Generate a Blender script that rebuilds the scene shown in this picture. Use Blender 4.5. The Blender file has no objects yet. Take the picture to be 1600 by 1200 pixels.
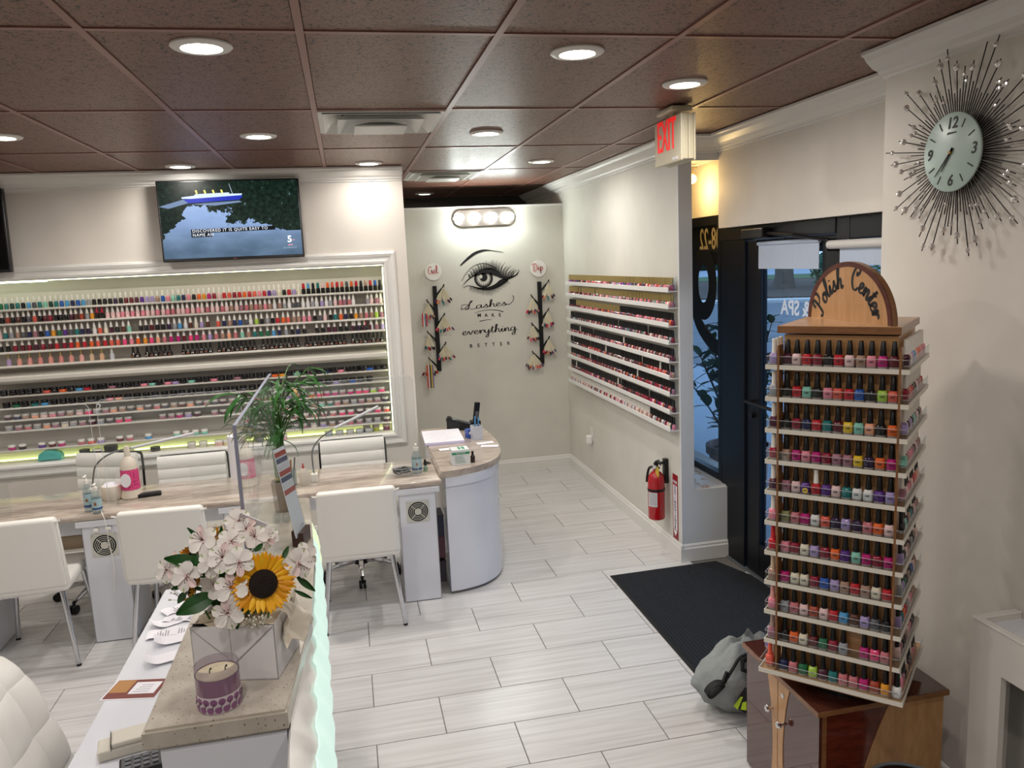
import bpy, bmesh, math, random
from mathutils import Vector, Matrix
random.seed(7)
S = bpy.context.scene
COL = S.collection
PI = math.pi

def C(h, a=1.0):
    h = h.lstrip('#'); v = [int(h[i:i+2], 16)/255 for i in (0, 2, 4)]
    return tuple((c/12.92 if c <= .04045 else ((c+.055)/1.055)**2.4) for c in v) + (a,)

# ---------------------------------------------------------------- camera
cam_d = bpy.data.cameras.new('camera'); cam = bpy.data.objects.new('camera', cam_d); COL.objects.link(cam)
CR = Vector((0.97727003, -0.20723214, -0.04470049)); CD = Vector((-0.07539517, -0.14267475, -0.98689386)); CF = Vector((0.1981385, 0.96783199, -0.15505606))
CAMZ = 2.04073
m3 = Matrix((CR, -CD, -CF)).transposed()
cam.matrix_world = Matrix.Translation((0, 0, CAMZ)) @ m3.to_4x4()
cam_d.sensor_width = 36; cam_d.lens = 1232.754/1600*36; cam_d.clip_start = .05; cam_d.clip_end = 200
S.camera = cam
# ---------------------------------------------------------------- world, exposure, large lights
w = bpy.data.worlds.new('evening_sky'); S.world = w; w.use_nodes = True
wn = w.node_tree.nodes; wl = w.node_tree.links
bg = wn['Background']
bg.inputs[0].default_value = C('#b4cdf0'); bg.inputs[1].default_value = 4.0
S.view_settings.view_transform = 'Standard'; S.view_settings.look = 'None'
S.view_settings.gamma = 1; S.view_settings.use_curve_mapping = False
S.view_settings.exposure = 0.5
CEIL = 2.743
LAMP_POS = [(-.381, 2.74), (.853, 2.775), (1.469, 3.256), (-.382, 4.472), (-.992, 5.655), (-1.581, 4.409), (.226, 5.684), (.833, 4.463), (1.476, 5.773), (.862, 8.2),
            (-1.6, 2.6), (-2.8, 5.6), (-.38, 1.0), (.85, 1.0), (-1.6, .9), (-.38, -.8), (.85, -.8), (-2.8, 3.2), (-2.8, 1.4), (-1.6, -1.2), (-3.2, -.6)]  # unseen downlights carrying the grid on, some added to brighten the room
LAMP_W = 7.6
def downlight_lamp(x, y, e):
    l = bpy.data.lights.new('downlight_lamp', 'AREA'); l.shape = 'DISK'; l.size = .12; l.energy = e; l.color = (1.0, .945, .885)
    l.spread = math.radians(175)
    o = bpy.data.objects.new('downlight_lamp', l); COL.objects.link(o); o.location = (x, y, CEIL - .0125)
    return o
for i, (lx, ly) in enumerate(LAMP_POS):
    downlight_lamp(lx, ly, LAMP_W*(.25 if i == 9 else .75 if ly < 2.7 else .8 if ly < 2.75 else .65 if ly < 3.5 else .42 if ly > 5.5 and lx > 0 and lx < .5 else .95 if ly > 5.5 and lx > 1 else .85 if ly > 5.5 and lx < .5 else 1.35))
VANITY = [(1.075, 2.44), (1.229, 2.44), (1.385, 2.44), (1.54, 2.44)]
for vx, vz in VANITY:
    l = bpy.data.lights.new('vanity_lamp', 'POINT'); l.energy = 3.2; l.color = (.93, 1.0, .97); l.shadow_soft_size = .04
    o = bpy.data.objects.new('vanity_lamp', l); COL.objects.link(o); o.location = (vx, 7.22, vz)

# ---------------------------------------------------------------- materials
MATS = {}
def mat(name, col='#cccccc', rough=.5, metal=0., spec=.5, emit=None, es=0., coat=0., trans=0., alpha=1., objcol=False, ior=1.45):
    if name in MATS: return MATS[name]
    m = bpy.data.materials.new(name); m.use_nodes = True
    b = m.node_tree.nodes['Principled BSDF']
    b.inputs['Base Color'].default_value = C(col) if isinstance(col, str) else col
    b.inputs['Roughness'].default_value = rough; b.inputs['Metallic'].default_value = metal
    b.inputs['Specular IOR Level'].default_value = spec; b.inputs['Coat Weight'].default_value = coat
    b.inputs['Transmission Weight'].default_value = trans; b.inputs['Alpha'].default_value = alpha; b.inputs['IOR'].default_value = ior
    if emit:
        b.inputs['Emission Color'].default_value = C(emit); b.inputs['Emission Strength'].default_value = es
    if objcol:
        oi = m.node_tree.nodes.new('ShaderNodeObjectInfo'); m.node_tree.links.new(oi.outputs['Color'], b.inputs['Base Color'])
    MATS[name] = m; return m
def nodes(m): return m.node_tree.nodes, m.node_tree.links, m.node_tree.nodes['Principled BSDF']
def coords(m, kind='Object', scale=(1, 1, 1), rot=(0, 0, 0)):
    n, l, b = nodes(m); tc = n.new('ShaderNodeTexCoord'); mp = n.new('ShaderNodeMapping')
    mp.inputs['Scale'].default_value = scale; mp.inputs['Rotation'].default_value = rot
    l.new(tc.outputs[kind], mp.inputs[0]); return mp.outputs[0]
def noise(m, vec, scale=5, detail=3, rough=.5, dist=0.):
    n, l, b = nodes(m); t = n.new('ShaderNodeTexNoise'); l.new(vec, t.inputs['Vector'])
    t.inputs['Scale'].default_value = scale; t.inputs['Detail'].default_value = detail; t.inputs['Roughness'].default_value = rough; t.inputs['Distortion'].default_value = dist
    return t.outputs[0]
def ramp(m, fac, stops, interp='LINEAR'):
    n, l, b = nodes(m); r = n.new('ShaderNodeValToRGB'); l.new(fac, r.inputs[0]); r.color_ramp.interpolation = interp
    e = r.color_ramp.elements
    while len(e) < len(stops): e.new(.5)
    for q, (p, c) in zip(e, stops): q.position = p; q.color = C(c) if isinstance(c, str) else c
    return r.outputs[0]
def mixc(m, fac, a, b_, mode='MIX'):
    n, l, b = nodes(m); x = n.new('ShaderNodeMix'); x.data_type = 'RGBA'; x.blend_type = mode
    for sock, v in ((x.inputs[0], fac), (x.inputs[6], a), (x.inputs[7], b_)):
        if hasattr(v, 'is_output'): l.new(v, sock)
        elif isinstance(v, str): sock.default_value = C(v)
        else: sock.default_value = v
    return x.outputs[2]
def setcol(m, sock):
    n, l, b = nodes(m); l.new(sock, b.inputs['Base Color'])
def bump(m, h, strength=.2, dist=.01):
    n, l, b = nodes(m); x = n.new('ShaderNodeBump'); l.new(h, x.inputs['Height']); x.inputs['Strength'].default_value = strength; x.inputs['Distance'].default_value = dist
    l.new(x.outputs[0], b.inputs['Normal'])
def glassy(name, tint='#ffffff', rough=.0, refl=1.0, haze=None):
    """thin clear sheet: what is behind shows, with a fresnel reflection"""
    if name in MATS: return MATS[name]
    m = bpy.data.materials.new(name); m.use_nodes = True; n = m.node_tree.nodes; l = m.node_tree.links
    n.remove(n['Principled BSDF']); out = n['Material Output']
    t = n.new('ShaderNodeBsdfTransparent'); t.inputs[0].default_value = C(tint)
    g = n.new('ShaderNodeBsdfGlossy'); g.inputs['Roughness'].default_value = rough
    lw = n.new('ShaderNodeLayerWeight'); lw.inputs[0].default_value = .5
    pw = n.new('ShaderNodeMath'); pw.operation = 'POWER'; l.new(lw.outputs['Facing'], pw.inputs[0]); pw.inputs[1].default_value = 5
    ml = n.new('ShaderNodeMath'); ml.operation = 'MULTIPLY_ADD'; l.new(pw.outputs[0], ml.inputs[0]); ml.inputs[1].default_value = .55*refl; ml.inputs[2].default_value = .025*refl
    mx = n.new('ShaderNodeMixShader'); l.new(ml.outputs[0], mx.inputs[0]); l.new(t.outputs[0], mx.inputs[1]); l.new(g.outputs[0], mx.inputs[2])
    last = mx.outputs[0]
    if haze:
        d = n.new('ShaderNodeBsdfDiffuse'); d.inputs[0].default_value = C(haze[0]); m2 = n.new('ShaderNodeMixShader'); m2.inputs[0].default_value = haze[1]
        l.new(last, m2.inputs[1]); l.new(d.outputs[0], m2.inputs[2]); last = m2.outputs[0]
    l.new(last, out.inputs[0]); MATS[name] = m; return m

def wallmat(name, col, rough=.6, var=.03):
    m = mat(name, col, rough, spec=.3); v = coords(m, 'Object', (1, 1, 1)); f = noise(m, v, 3, 4)
    c = C(col); d = tuple(x*(1-var*3) for x in c[:3]) + (1,)
    setcol(m, ramp(m, f, [(.3, d), (.7, c)])); bump(m, noise(m, v, 140, 2), .06, .003); return m
W_CREAM = wallmat('wall_cream_paint', '#ddd7ce')
W_GREY = wallmat('wall_greige_paint', '#d4d2c8')
W_WHITE = mat('trim_white_paint', '#dcdad5', .35)
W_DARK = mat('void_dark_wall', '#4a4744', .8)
WHITE = mat('white_laminate', '#d9dbe2', .18, spec=.6)
LEATHER = mat('white_leather', '#e6e4de', .38, spec=.5)
bump(LEATHER, noise(LEATHER, coords(LEATHER), 220, 2), .05, .002)
CHROME = mat('chrome', '#d5d5d8', .08, 1.0)
BLACK = mat('black_plastic', '#0e0e10', .35)
BLACKM = mat('black_matte', '#0b0b0c', .7)
DOORBLK = mat('black_door_metal', '#0a0c12', .4, .3)
CAPBLK = mat('bottle_cap_black', '#0b0b0d', .32)
CAPWHT = mat('bottle_cap_white', '#e6e2da', .35)
CAPGLD = mat('bottle_cap_gold', '#b8a56e', .28, .85)
LAQ = mat('lacquer', rough=.12, coat=.6, objcol=True)
PLAIN = mat('plain_coloured_plastic', rough=.4, objcol=True)
CAPCOL = mat('bottle_cap_coloured', rough=.35, objcol=True)
ACR = glassy('clear_acrylic', '#f4f7f8', .02, .8)
ACRH = glassy('guard_acrylic', '#fbfcfc', .02, .8, ('#e2e6e4', .03))
GLASSW = glassy('window_glass', '#c3cdd3', .0, .9)
EDGE = mat('acrylic_edge', '#85879a', .3)
EDGE_L = mat('acrylic_edge_light', '#dfe3e6', .2, spec=.8, alpha=.45)
INK = mat('black_vinyl', '#0c0d10', .6)
PAPER = mat('white_paper', '#e6e4ea', .7)

def wood(name, a, b, scale=(1, 1, 1), rough=.3, coat=.2, sc=4):
    m = mat(name, a, rough, coat=coat); v = coords(m, 'Object', scale)
    f = noise(m, v, sc, 6, .6, .6); setcol(m, ramp(m, f, [(.3, b), (.65, a)])); return m
BEECH = wood('beech_wood', '#b5895c', '#9d7348', (1.5, 1.5, 18), .35)
BEECHX = wood('beech_wood_flat', '#c09468', '#ad8052', (14, 1.5, 3), .35)
MAHOG = wood('mahogany_gloss', '#522a22', '#3d1d18', (3, 3, 14), .12, .6)
MAHOG2 = wood('mahogany_red', '#6a2e20', '#4c1f17', (3, 3, 14), .14, .6)
ORWOOD = wood('orange_wood_edge', '#8a5f3c', '#70482a', (4, 4, 12), .3)
DKRED = wood('dark_cherry_trim', '#5b2a1e', '#43190f', (4, 4, 12), .3)

# floor tile
FT = mat('floor_tile', '#c9c8c8', .24, spec=.45)
_v = coords(FT, 'Object', (.55, 15, 1)); _n, _l, _b = nodes(FT)
_oi = _n.new('ShaderNodeObjectInfo'); _ad = _n.new('ShaderNodeVectorMath'); _ad.operation = 'MULTIPLY_ADD'
_cx = _n.new('ShaderNodeCombineXYZ'); _l.new(_oi.outputs['Random'], _cx.inputs[0]); _l.new(_oi.outputs['Random'], _cx.inputs[1])
_ad.inputs[1].default_value = (40, 70, 0); _l.new(_cx.outputs[0], _ad.inputs[0]); _l.new(_v, _ad.inputs[2])
_f = noise(FT, _ad.outputs[0], 2.2, 6, .62, .25)
setcol(FT, ramp(FT, _f, [(.25, '#b3b0ae'), (.42, '#c4c2c1'), (.58, '#cfcecd'), (.8, '#d6d5d5')]))
GROUT = mat('grout', '#6b6863', .8)
# ceiling tile
CT = mat('ceiling_tile', '#6d4a42', .42, spec=.45)
_v = coords(CT, 'Object', (1, 1, 1))
_f = noise(CT, _v, 62, 2, .55, 1.6); _g = ramp(CT, _f, [(.38, '#22120d'), (.43, '#785749'), (1, '#836051')])
setcol(CT, _g); bump(CT, ramp(CT, _f, [(.38, '#000000'), (.43, '#ffffff')]), .5, .004)
CG = mat('ceiling_grid_paint', '#8a6156', .35)
# marble worktop
MB = mat('worktop_marble', '#c0b2a0', .2, coat=.3)
_v = coords(MB, 'Object', (1.2, 5, 3)); _f = noise(MB, _v, 4, 8, .72, .5)
setcol(MB, ramp(MB, _f, [(.28, '#837365'), (.42, '#a3958a'), (.56, '#b8ac9f'), (.75, '#c9c0b5')]))
QZ = mat('counter_quartz', '#bfb3a2', .2, coat=.3)
_v = coords(QZ); _f = noise(QZ, _v, 160, 1, .4); _g = noise(QZ, _v, 14, 4)
_base = ramp(QZ, _g, [(.35, '#aca498'), (.7, '#beb7ab')])
setcol(QZ, mixc(QZ, ramp(QZ, _f, [(.27, '#ffffff'), (.31, '#000000')]), _base, '#5e4c3a'))

# ---------------------------------------------------------------- mesh builder
class G:
    def __init__(s): s.b = bmesh.new()
    def _mi(s, faces, mi):
        for f in faces: f.material_index = mi
        return s
    def box(s, x0, y0, z0, x1, y1, z1, mi=0, bev=0., M=None, seg=2):
        r = bmesh.ops.create_cube(s.b, size=1.0); vs = r['verts']
        for v in vs: v.co = Vector(((x0+x1)/2 + v.co.x*(x1-x0), (y0+y1)/2 + v.co.y*(y1-y0), (z0+z1)/2 + v.co.z*(z1-z0)))
        fs = set(f for v in vs for f in v.link_faces); s._mi(fs, mi)
        if bev > 0:
            es = list(set(e for v in vs for e in v.link_edges))
            rr = bmesh.ops.bevel(s.b, geom=es, offset=bev, segments=seg, affect='EDGES', profile=.5)
            s._mi(rr['faces'], mi); vs = list(set(v for f in list(fs)+rr['faces'] if f.is_valid for v in f.verts))
        if M is not None:
            bmesh.ops.transform(s.b, matrix=M, verts=[v for v in vs if v.is_valid])
        return s
    def lathe(s, prof, seg=16, M=None, mi=0, sx=1., sy=1., sq=0.):
        rings = []; new = []; loop = len(prof) >= 4 and prof[0][0] > 1e-6 and prof[-1][0] > 1e-6
        for r, z in prof:
            if r < 1e-6:
                v = s.b.verts.new((0, 0, z)); rings.append([v]); new.append(v)
            else:
                ring = []
                for k in range(seg):
                    a = 2*PI*(k+.5)/seg; c, d = math.cos(a), math.sin(a)
                    q = 1.
                    if sq: q = 1/((abs(c)**sq + abs(d)**sq)**(1/sq))
                    ring.append(s.b.verts.new((r*c*q*sx, r*d*q*sy, z)))
                rings.append(ring); new += ring
        fs = []
        for A, B in zip(rings, rings[1:] + (rings[:1] if loop else [])):
            for k in range(seg):
                k2 = (k+1) % seg
                if len(A) == 1 and len(B) > 1: fs.append(s.b.faces.new((A[0], B[k2], B[k])))
                elif len(B) == 1 and len(A) > 1: fs.append(s.b.faces.new((A[k], A[k2], B[0])))
                elif len(A) > 1: fs.append(s.b.faces.new((A[k], A[k2], B[k2], B[k])))
        if len(rings[0]) > 1 and not loop: fs.append(s.b.faces.new(rings[0][::-1]))
        if len(rings[-1]) > 1 and not loop: fs.append(s.b.faces.new(rings[-1]))
        s._mi(fs, mi)
        if M is not None: bmesh.ops.transform(s.b, matrix=M, verts=new)
        return s
    def cyl(s, p0, p1, r0, r1=None, seg=12, mi=0):
        p0, p1 = Vector(p0), Vector(p1); d = p1-p0; r1 = r0 if r1 is None else r1
        return s.lathe([(r0, 0), (r1, d.length)], seg, Matrix.Translation(p0) @ d.to_track_quat('Z', 'Y').to_matrix().to_4x4(), mi)
    def sph(s, c, r, seg=12, rings=8, mi=0, sc=(1, 1, 1)):
        prof = [(r*math.sin(PI*i/rings), -r*math.cos(PI*i/rings)) for i in range(rings+1)]
        return s.lathe(prof, seg, Matrix.Translation(c) @ Matrix.Diagonal((*sc, 1)), mi)
    def tube(s, pts, r, seg=8, mi=0, cap=True):
        pts = [Vector(p) for p in pts]; n = len(pts); rr = r if isinstance(r, (list, tuple)) else [r]*n
        up = None; rings = []
        for i, p in enumerate(pts):
            t = (pts[min(i+1, n-1)] - pts[max(i-1, 0)]).normalized()
            if up is None: up = t.orthogonal().normalized()
            up = (up - t*up.dot(t)); up = up.normalized() if up.length > 1e-6 else t.orthogonal().normalized()
            sd = t.cross(up)
            rings.append([s.b.verts.new(p + (up*math.cos(2*PI*k/seg) + sd*math.sin(2*PI*k/seg))*rr[i]) for k in range(seg)])
        fs = []
        for A, B in zip(rings, rings[1:]):
            for k in range(seg): fs.append(s.b.faces.new((A[k], A[(k+1) % seg], B[(k+1) % seg], B[k])))
        if cap: fs += [s.b.faces.new(rings[0][::-1]), s.b.faces.new(rings[-1])]
        return s._mi(fs, mi)
    def prism(s, poly, h0, h1, M=None, mi=0, bev=0.):
        """poly: 2D points (x, y), extruded along z from h0 to h1"""
        a = [s.b.verts.new((x, y, h0)) for x, y in poly]; c = [s.b.verts.new((x, y, h1)) for x, y in poly]
        n = len(poly); fs = [s.b.faces.new(a[::-1]), s.b.faces.new(c)]
        for k in range(n): fs.append(s.b.faces.new((a[k], a[(k+1) % n], c[(k+1) % n], c[k])))
        s._mi(fs, mi); vs = a+c
        if bev > 0:
            es = list(set(e for f in fs[:2] for e in f.edges))
            rr = bmesh.ops.bevel(s.b, geom=es, offset=bev, segments=2, affect='EDGES'); s._mi(rr['faces'], mi)
            vs = list(set(v for f in fs+rr['faces'] if f.is_valid for v in f.verts))
        if M is not None: bmesh.ops.transform(s.b, matrix=M, verts=[v for v in vs if v.is_valid])
        return s
    def sheet(s, P, mi=0, thick=0.):
        """P: grid of points rows x cols"""
        V = [[s.b.verts.new(p) for p in row] for row in P]; fs = []
        for i in range(len(V)-1):
            for j in range(len(V[0])-1):
                fs.append(s.b.faces.new((V[i][j], V[i][j+1], V[i+1][j+1], V[i+1][j])))
        if thick:
            R_, K_ = len(P), len(P[0]); Q = [[Vector(p) for p in row] for row in P]; V2 = []
            for i in range(R_):
                row = []
                for j in range(K_):
                    n_ = (Q[min(i+1, R_-1)][j]-Q[max(i-1, 0)][j]).cross(Q[i][min(j+1, K_-1)]-Q[i][max(j-1, 0)])
                    n_ = n_.normalized() if n_.length > 1e-12 else Vector((0, 0, 1)); row.append(s.b.verts.new(Q[i][j]+n_*thick))
                V2.append(row)
            for i in range(R_-1):
                for j in range(K_-1): fs.append(s.b.faces.new((V2[i][j], V2[i+1][j], V2[i+1][j+1], V2[i][j+1])))
            for i in range(R_-1):
                for j in (0, K_-1): fs.append(s.b.faces.new((V[i][j], V[i+1][j], V2[i+1][j], V2[i][j])))
            for j in range(K_-1):
                for i in (0, R_-1): fs.append(s.b.faces.new((V[i][j], V[i][j+1], V2[i][j+1], V2[i][j])))
        s._mi(fs, mi)
        return s
    def mesh(s, name, mats, smooth=False):
        bmesh.ops.recalc_face_normals(s.b, faces=s.b.faces[:])
        me = bpy.data.meshes.new(name); s.b.to_mesh(me); s.b.free()
        for q in (mats if isinstance(mats, (list, tuple)) else [mats]): me.materials.append(q)
        if smooth:
            me.shade_smooth()
            try: me.set_sharp_from_angle(angle=math.radians(smooth if smooth is not True else 40))
            except Exception: pass
        return me
def link(name, me, parent=None, loc=(0, 0, 0), rot=(0, 0, 0), col=None):
    o = bpy.data.objects.new(name, me); COL.objects.link(o); o.location = loc; o.rotation_euler = rot
    if parent is not None: o.parent = parent
    if col is not None: o.color = C(col) if isinstance(col, str) else col
    return o
def ob(name, g, mats, parent=None, loc=(0, 0, 0), rot=(0, 0, 0), smooth=False, label=None, col=None):
    o = link(name, g.mesh(name, mats, smooth), parent, loc, rot, col)
    if label: o['label'] = label
    return o
def tag(o, label, cat, group=None, kind=None):
    o['label'] = label; o['category'] = cat
    if group: o['group'] = group
    if kind: o['kind'] = kind
    return o
def thing(name, label, cat, loc=(0, 0, 0), rz=0., group=None):
    return tag(link(name, None, None, loc, (0, 0, rz)), label, cat, group)
def struct(o): o['kind'] = 'structure'; return o
def dup(o, loc, rz=None, label=None, group=None):
    r = o.copy(); COL.objects.link(r); r.location = loc
    if rz is not None: r.rotation_euler = (0, 0, rz)
    if label: r['label'] = label
    if group: r['group'] = group
    for ch in list(o.children):
        c = ch.copy(); COL.objects.link(c); c.parent = r
        for gch in list(ch.children):
            d = gch.copy(); COL.objects.link(d); d.parent = c
    return r
def T(x=0, y=0, z=0): return Matrix.Translation((x, y, z))
def Rz(a): return Matrix.Rotation(a, 4, 'Z')
def Rx(a): return Matrix.Rotation(a, 4, 'X')
def Ry(a): return Matrix.Rotation(a, 4, 'Y')
def ray(u, v): return CF + CR*((u-800)/1232.754) + CD*((v-600)/1232.754)
def at(u, v, x=None, y=None, z=None):
    """real point under a measured sight line on a known plane of the room"""
    d = ray(u, v); O = Vector((0, 0, CAMZ))
    t = x/d.x if x is not None else (y/d.y if y is not None else (z-CAMZ)/d.z)
    return O + d*t
def catmull(P, n=6):
    P = [Vector((*p, 0)) if len(p) == 2 else Vector(p) for p in P]; out = []
    for i in range(len(P)-1):
        a, b, c, d = P[max(i-1, 0)], P[i], P[i+1], P[min(i+2, len(P)-1)]
        for k in range(n):
            t = k/n; out.append(.5*((2*b) + (c-a)*t + (2*a-5*b+4*c-d)*t*t + (3*b-a-3*c+d)*t**3))
    out.append(P[-1]); return out
def ribbon(g, pts, wd, M=None, mi=0, z=0., pen=0.):
    """flat pen stroke in the xy plane; wd = width or list; pen = calligraphic contrast"""
    n = len(pts); ws = wd if isinstance(wd, list) else [wd]*n; L = []; Rr = []
    for i, p in enumerate(pts):
        t = (pts[min(i+1, n-1)] - pts[max(i-1, 0)]);
        t = t.normalized() if t.length > 1e-9 else Vector((1, 0, 0))
        k = ws[i]*.5*((1-pen) + pen*abs(t.y)); nn = Vector((-t.y, t.x, 0))
        L.append(p+nn*k); Rr.append(p-nn*k)
    va = [g.b.verts.new((q.x, q.y, z)) for q in L]; vb = [g.b.verts.new((q.x, q.y, z)) for q in Rr]; fs = []
    for i in range(n-1): fs.append(g.b.faces.new((va[i], va[i+1], vb[i+1], vb[i])))
    g._mi(fs, mi)
    if M is not None: bmesh.ops.transform(g.b, matrix=M, verts=va+vb)
TXT = {}
def text_mesh(body, size, mats, align='CENTER', extrude=.0004, shear=0., space=1., bold=0.):
    k = (body, size, align, extrude, shear, space, bold, mats.name)
    if k in TXT: return TXT[k]
    cu = bpy.data.curves.new('lettering', 'FONT'); cu.body = body; cu.size = size; cu.align_x = align; cu.align_y = 'CENTER'
    cu.extrude = extrude; cu.shear = shear; cu.space_character = space; cu.offset = bold; cu.resolution_u = 3
    o = bpy.data.objects.new('tmp', cu); COL.objects.link(o)
    dg = bpy.context.evaluated_depsgraph_get(); me = bpy.data.meshes.new_from_object(o.evaluated_get(dg))
    bpy.data.objects.remove(o); bpy.data.curves.remove(cu)
    me.materials.clear(); me.materials.append(mats); TXT[k] = me; return me
# orientation helpers for lettering: local x -> a, local y -> up
def facing(loc, xdir, ydir=(0, 0, 1)):
    x = Vector(xdir).normalized(); y = Vector(ydir).normalized(); z = x.cross(y); y = z.cross(x)
    m = Matrix((x, y, z)).transposed().to_4x4(); m.translation = loc; return m
def place(o, M): o.matrix_local = M; return o
# hand-lettered strokes, unit x-height = 1
GL = {
 'L': ([[(-.7, .55), (-.9, .25), (-.6, .2), (0, .9), (.55, 1.9), (.75, 2.2), (.6, 2.3), (.35, 1.6), (.2, .6), (-.05, 0), (-.3, .1), (-.1, .3), (.4, .1), (.9, 0), (1.3, .2)]], 1.2),
 'a': ([[(.75, .8), (.45, .95), (.1, .6), (.1, .15), (.35, 0), (.65, .35), (.8, .9), (.75, .3), (.9, 0), (1.15, .25)]], 1.05),
 's': ([[(0, .2), (.35, .75), (.45, 1.0), (.5, .6), (.6, .2), (.4, -.02), (.15, .1), (.4, 0), (.85, .25)]], .8),
 'h': ([[(0, .25), (.35, 1.2), (.5, 1.95), (.38, 2.1), (.25, 1.6), (.2, .7), (.15, 0), (.25, .5), (.5, .95), (.7, .8), (.68, .3), (.8, 0), (1.05, .25)]], .98),
 'e': ([[(0, .25), (.4, .5), (.6, .8), (.42, 1.0), (.15, .7), (.15, .2), (.4, 0), (.85, .25)]], .8),
 'v': ([[(0, .3), (.2, .9), (.35, .5), (.45, 0), (.7, .5), (.85, .95), (1.0, .8), (1.15, .75)]], 1.0),
 'r': ([[(0, .3), (.2, .95), (.28, .6), (.25, 0), (.35, .5), (.6, .95), (.78, .8), (.8, .7)]], .8),
 'y': ([[(0, .3), (.15, .9), (.2, .3), (.4, .05), (.65, .4), (.8, .95), (.72, .1), (.6, -.9), (.35, -1.1), (.3, -.75), (.7, -.1), (1.0, .25)]], .95),
 't': ([[(0, .25), (.3, .9), (.45, 1.7), (.35, .8), (.32, .15), (.5, 0), (.75, .25)], [(.05, 1.15), (.4, 1.2), (.75, 1.3)]], .7),
 'i': ([[(0, .25), (.25, .9), (.22, .2), (.35, 0), (.6, .25)], [(.36, 1.3), (.4, 1.42)]], .55),
 'n': ([[(0, .3), (.15, .9), (.18, 0), (.28, .5), (.55, .95), (.7, .75), (.68, .2), (.8, 0), (1.05, .25)]], .98),
 'g': ([[(.7, .8), (.4, .95), (.1, .6), (.15, .15), (.4, .05), (.65, .4), (.78, .95), (.75, .1), (.65, -.9), (.35, -1.1), (.25, -.8), (.7, -.1), (1.1, .3)]], 1.0),
 'o': ([[(.45, .95), (.12, .6), (.15, .12), (.45, 0), (.75, .4), (.65, .9), (.42, .95), (.6, .72), (1.0, .8)]], .9),
 'l': ([[(0, .25), (.4, 1.2), (.5, 2.0), (.35, 2.1), (.22, 1.4), (.2, .3), (.38, 0), (.65, .25)]], .58),
 'P': ([[(.35, 2.0), (.3, 1.0), (.05, 0), (-.25, -.15), (-.4, .15)], [(-.2, 1.3), (0, 1.95), (.6, 2.2), (1.1, 1.9), (1.0, 1.25), (.5, .95), (.25, 1.1)]], 1.15),
 'C': ([[(.95, 1.5), (1.1, 1.9), (.8, 2.2), (.35, 1.9), (.05, 1.1), (.2, .3), (.65, -.05), (1.15, .3)], [(.95, 1.5), (.7, 1.35), (.75, 1.7)]], 1.2),
 'G': ([[(1.0, 1.7), (.75, 2.1), (.25, 1.6), (.05, .7), (.4, .1), (.9, .5), (1.0, 1.0), (.55, .95)], [(1.0, 1.0), (1.05, .2), (1.3, .25)]], 1.3),
 'D': ([[(.3, 2.0), (.25, 1.0), (.05, .1), (.4, 0), (.95, .5), (1.1, 1.3), (.7, 2.0), (.05, 2.1), (-.3, 1.7)]], 1.25),
 'p': ([[(.05, .5), (.25, .95), (.2, 0), (.1, -.9), (.2, -.2), (.35, .7), (.65, .95), (.8, .5), (.55, .02), (.28, .15)]], .95),
}
def script(g, word, size, M=None, wd=.2, pen=.5, mi=0, sp=1.0, rise=0., arc=None):
    x = 0.; widths = sum(GL[c][1]*sp for c in word)
    for c in word:
        st, adv = GL[c]
        for s_ in st:
            pts = catmull([(px, py) for px, py in s_], 6)
            if arc:
                r, a0, a1, cx, cy = arc; mid = (x+adv*sp*.5)/widths; an = a0+(a1-a0)*mid
                q = []
                for p in pts:
                    lx, ly = (p.x-adv*.5)*size, p.y*size
                    tx, ty = math.sin(an), math.cos(an)
                    q.append(Vector((cx + tx*(r+ly) + ty*lx, cy + ty*(r+ly) - tx*lx, 0)))
                ribbon(g, q, wd*size, M, mi, pen=0.25)
            else:
                q = [Vector(((p.x+x)*size, (p.y+rise*x)*size, 0)) for p in pts]
                ribbon(g, q, wd*size, M, mi, pen=pen)
        x += adv*sp
    return widths*size
# ================================================================ SETTING
# floor
fl = struct(ob('floor', G().box(-4.2, -3.2, -.08, 2.62, 9.0, -.003), GROUT))
_g = G().box(-.3028, -.1504, -.012, .3028, .1504, 0, bev=.0012, seg=1); TILE = _g.mesh('tile', FT)
for r in range(-7, 15):
    y = 2.8932 + .3048*r + .1524; off = .5961 if r % 2 == 0 else .2915
    for m_ in range(-8, 5):
        x = off + .6096*m_ + .3048
        if -3.2 < x < 2.42 and abs(x) < .75*y + 1.0 and y > .9:
            if x > 2.34 and y > 4.6: continue
            link('tile', TILE, fl, (x, y, 0))
# ceiling
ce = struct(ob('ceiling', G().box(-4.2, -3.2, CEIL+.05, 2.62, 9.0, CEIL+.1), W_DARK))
CX, CY, CW, CL = -.684, 2.576, .6096, 1.2192
_g = G().box(-CW/2+.012, -CL/2+.012, .005, CW/2-.012, CL/2-.012, .02, bev=.003, seg=1); CTILE = _g.mesh('tile', CT)
_g = G().box(-CW/2+.012, -CW/2+.012, .005, CW/2-.012, CW/2-.012, .02, bev=.003, seg=1); CTILE2 = _g.mesh('tile', CT)
for i in range(-6, 6):
    for j in range(-4, 5):
        x, y = CX+CW*(i+.5), CY+CL*(j+.5)
        if x > 2.6 or y > 8.8: continue
        if i in (1, 2) and (i, j) in ((1, 1), (2, 3)):
            link('tile', CTILE2, ce, (x, y+CW/2, CEIL)); continue
        link('tile', CTILE, ce, (x, y, CEIL))
for i in range(-5, 7):
    x = CX+CW*i
    if x < 2.6: link('grid_rail', G().box(-.012, -3.2, 0, .012, 8.75, .012).mesh('grid_rail', CG), ce, (x, 0, CEIL))
for j in range(-4, 6):
    y = CY+CL*j
    if y < 8.7: link('grid_rail', G().box(-4.1, -.012, .0008, 2.55, .012, .0125).mesh('grid_rail', CG), ce, (0, y, CEIL))
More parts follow.
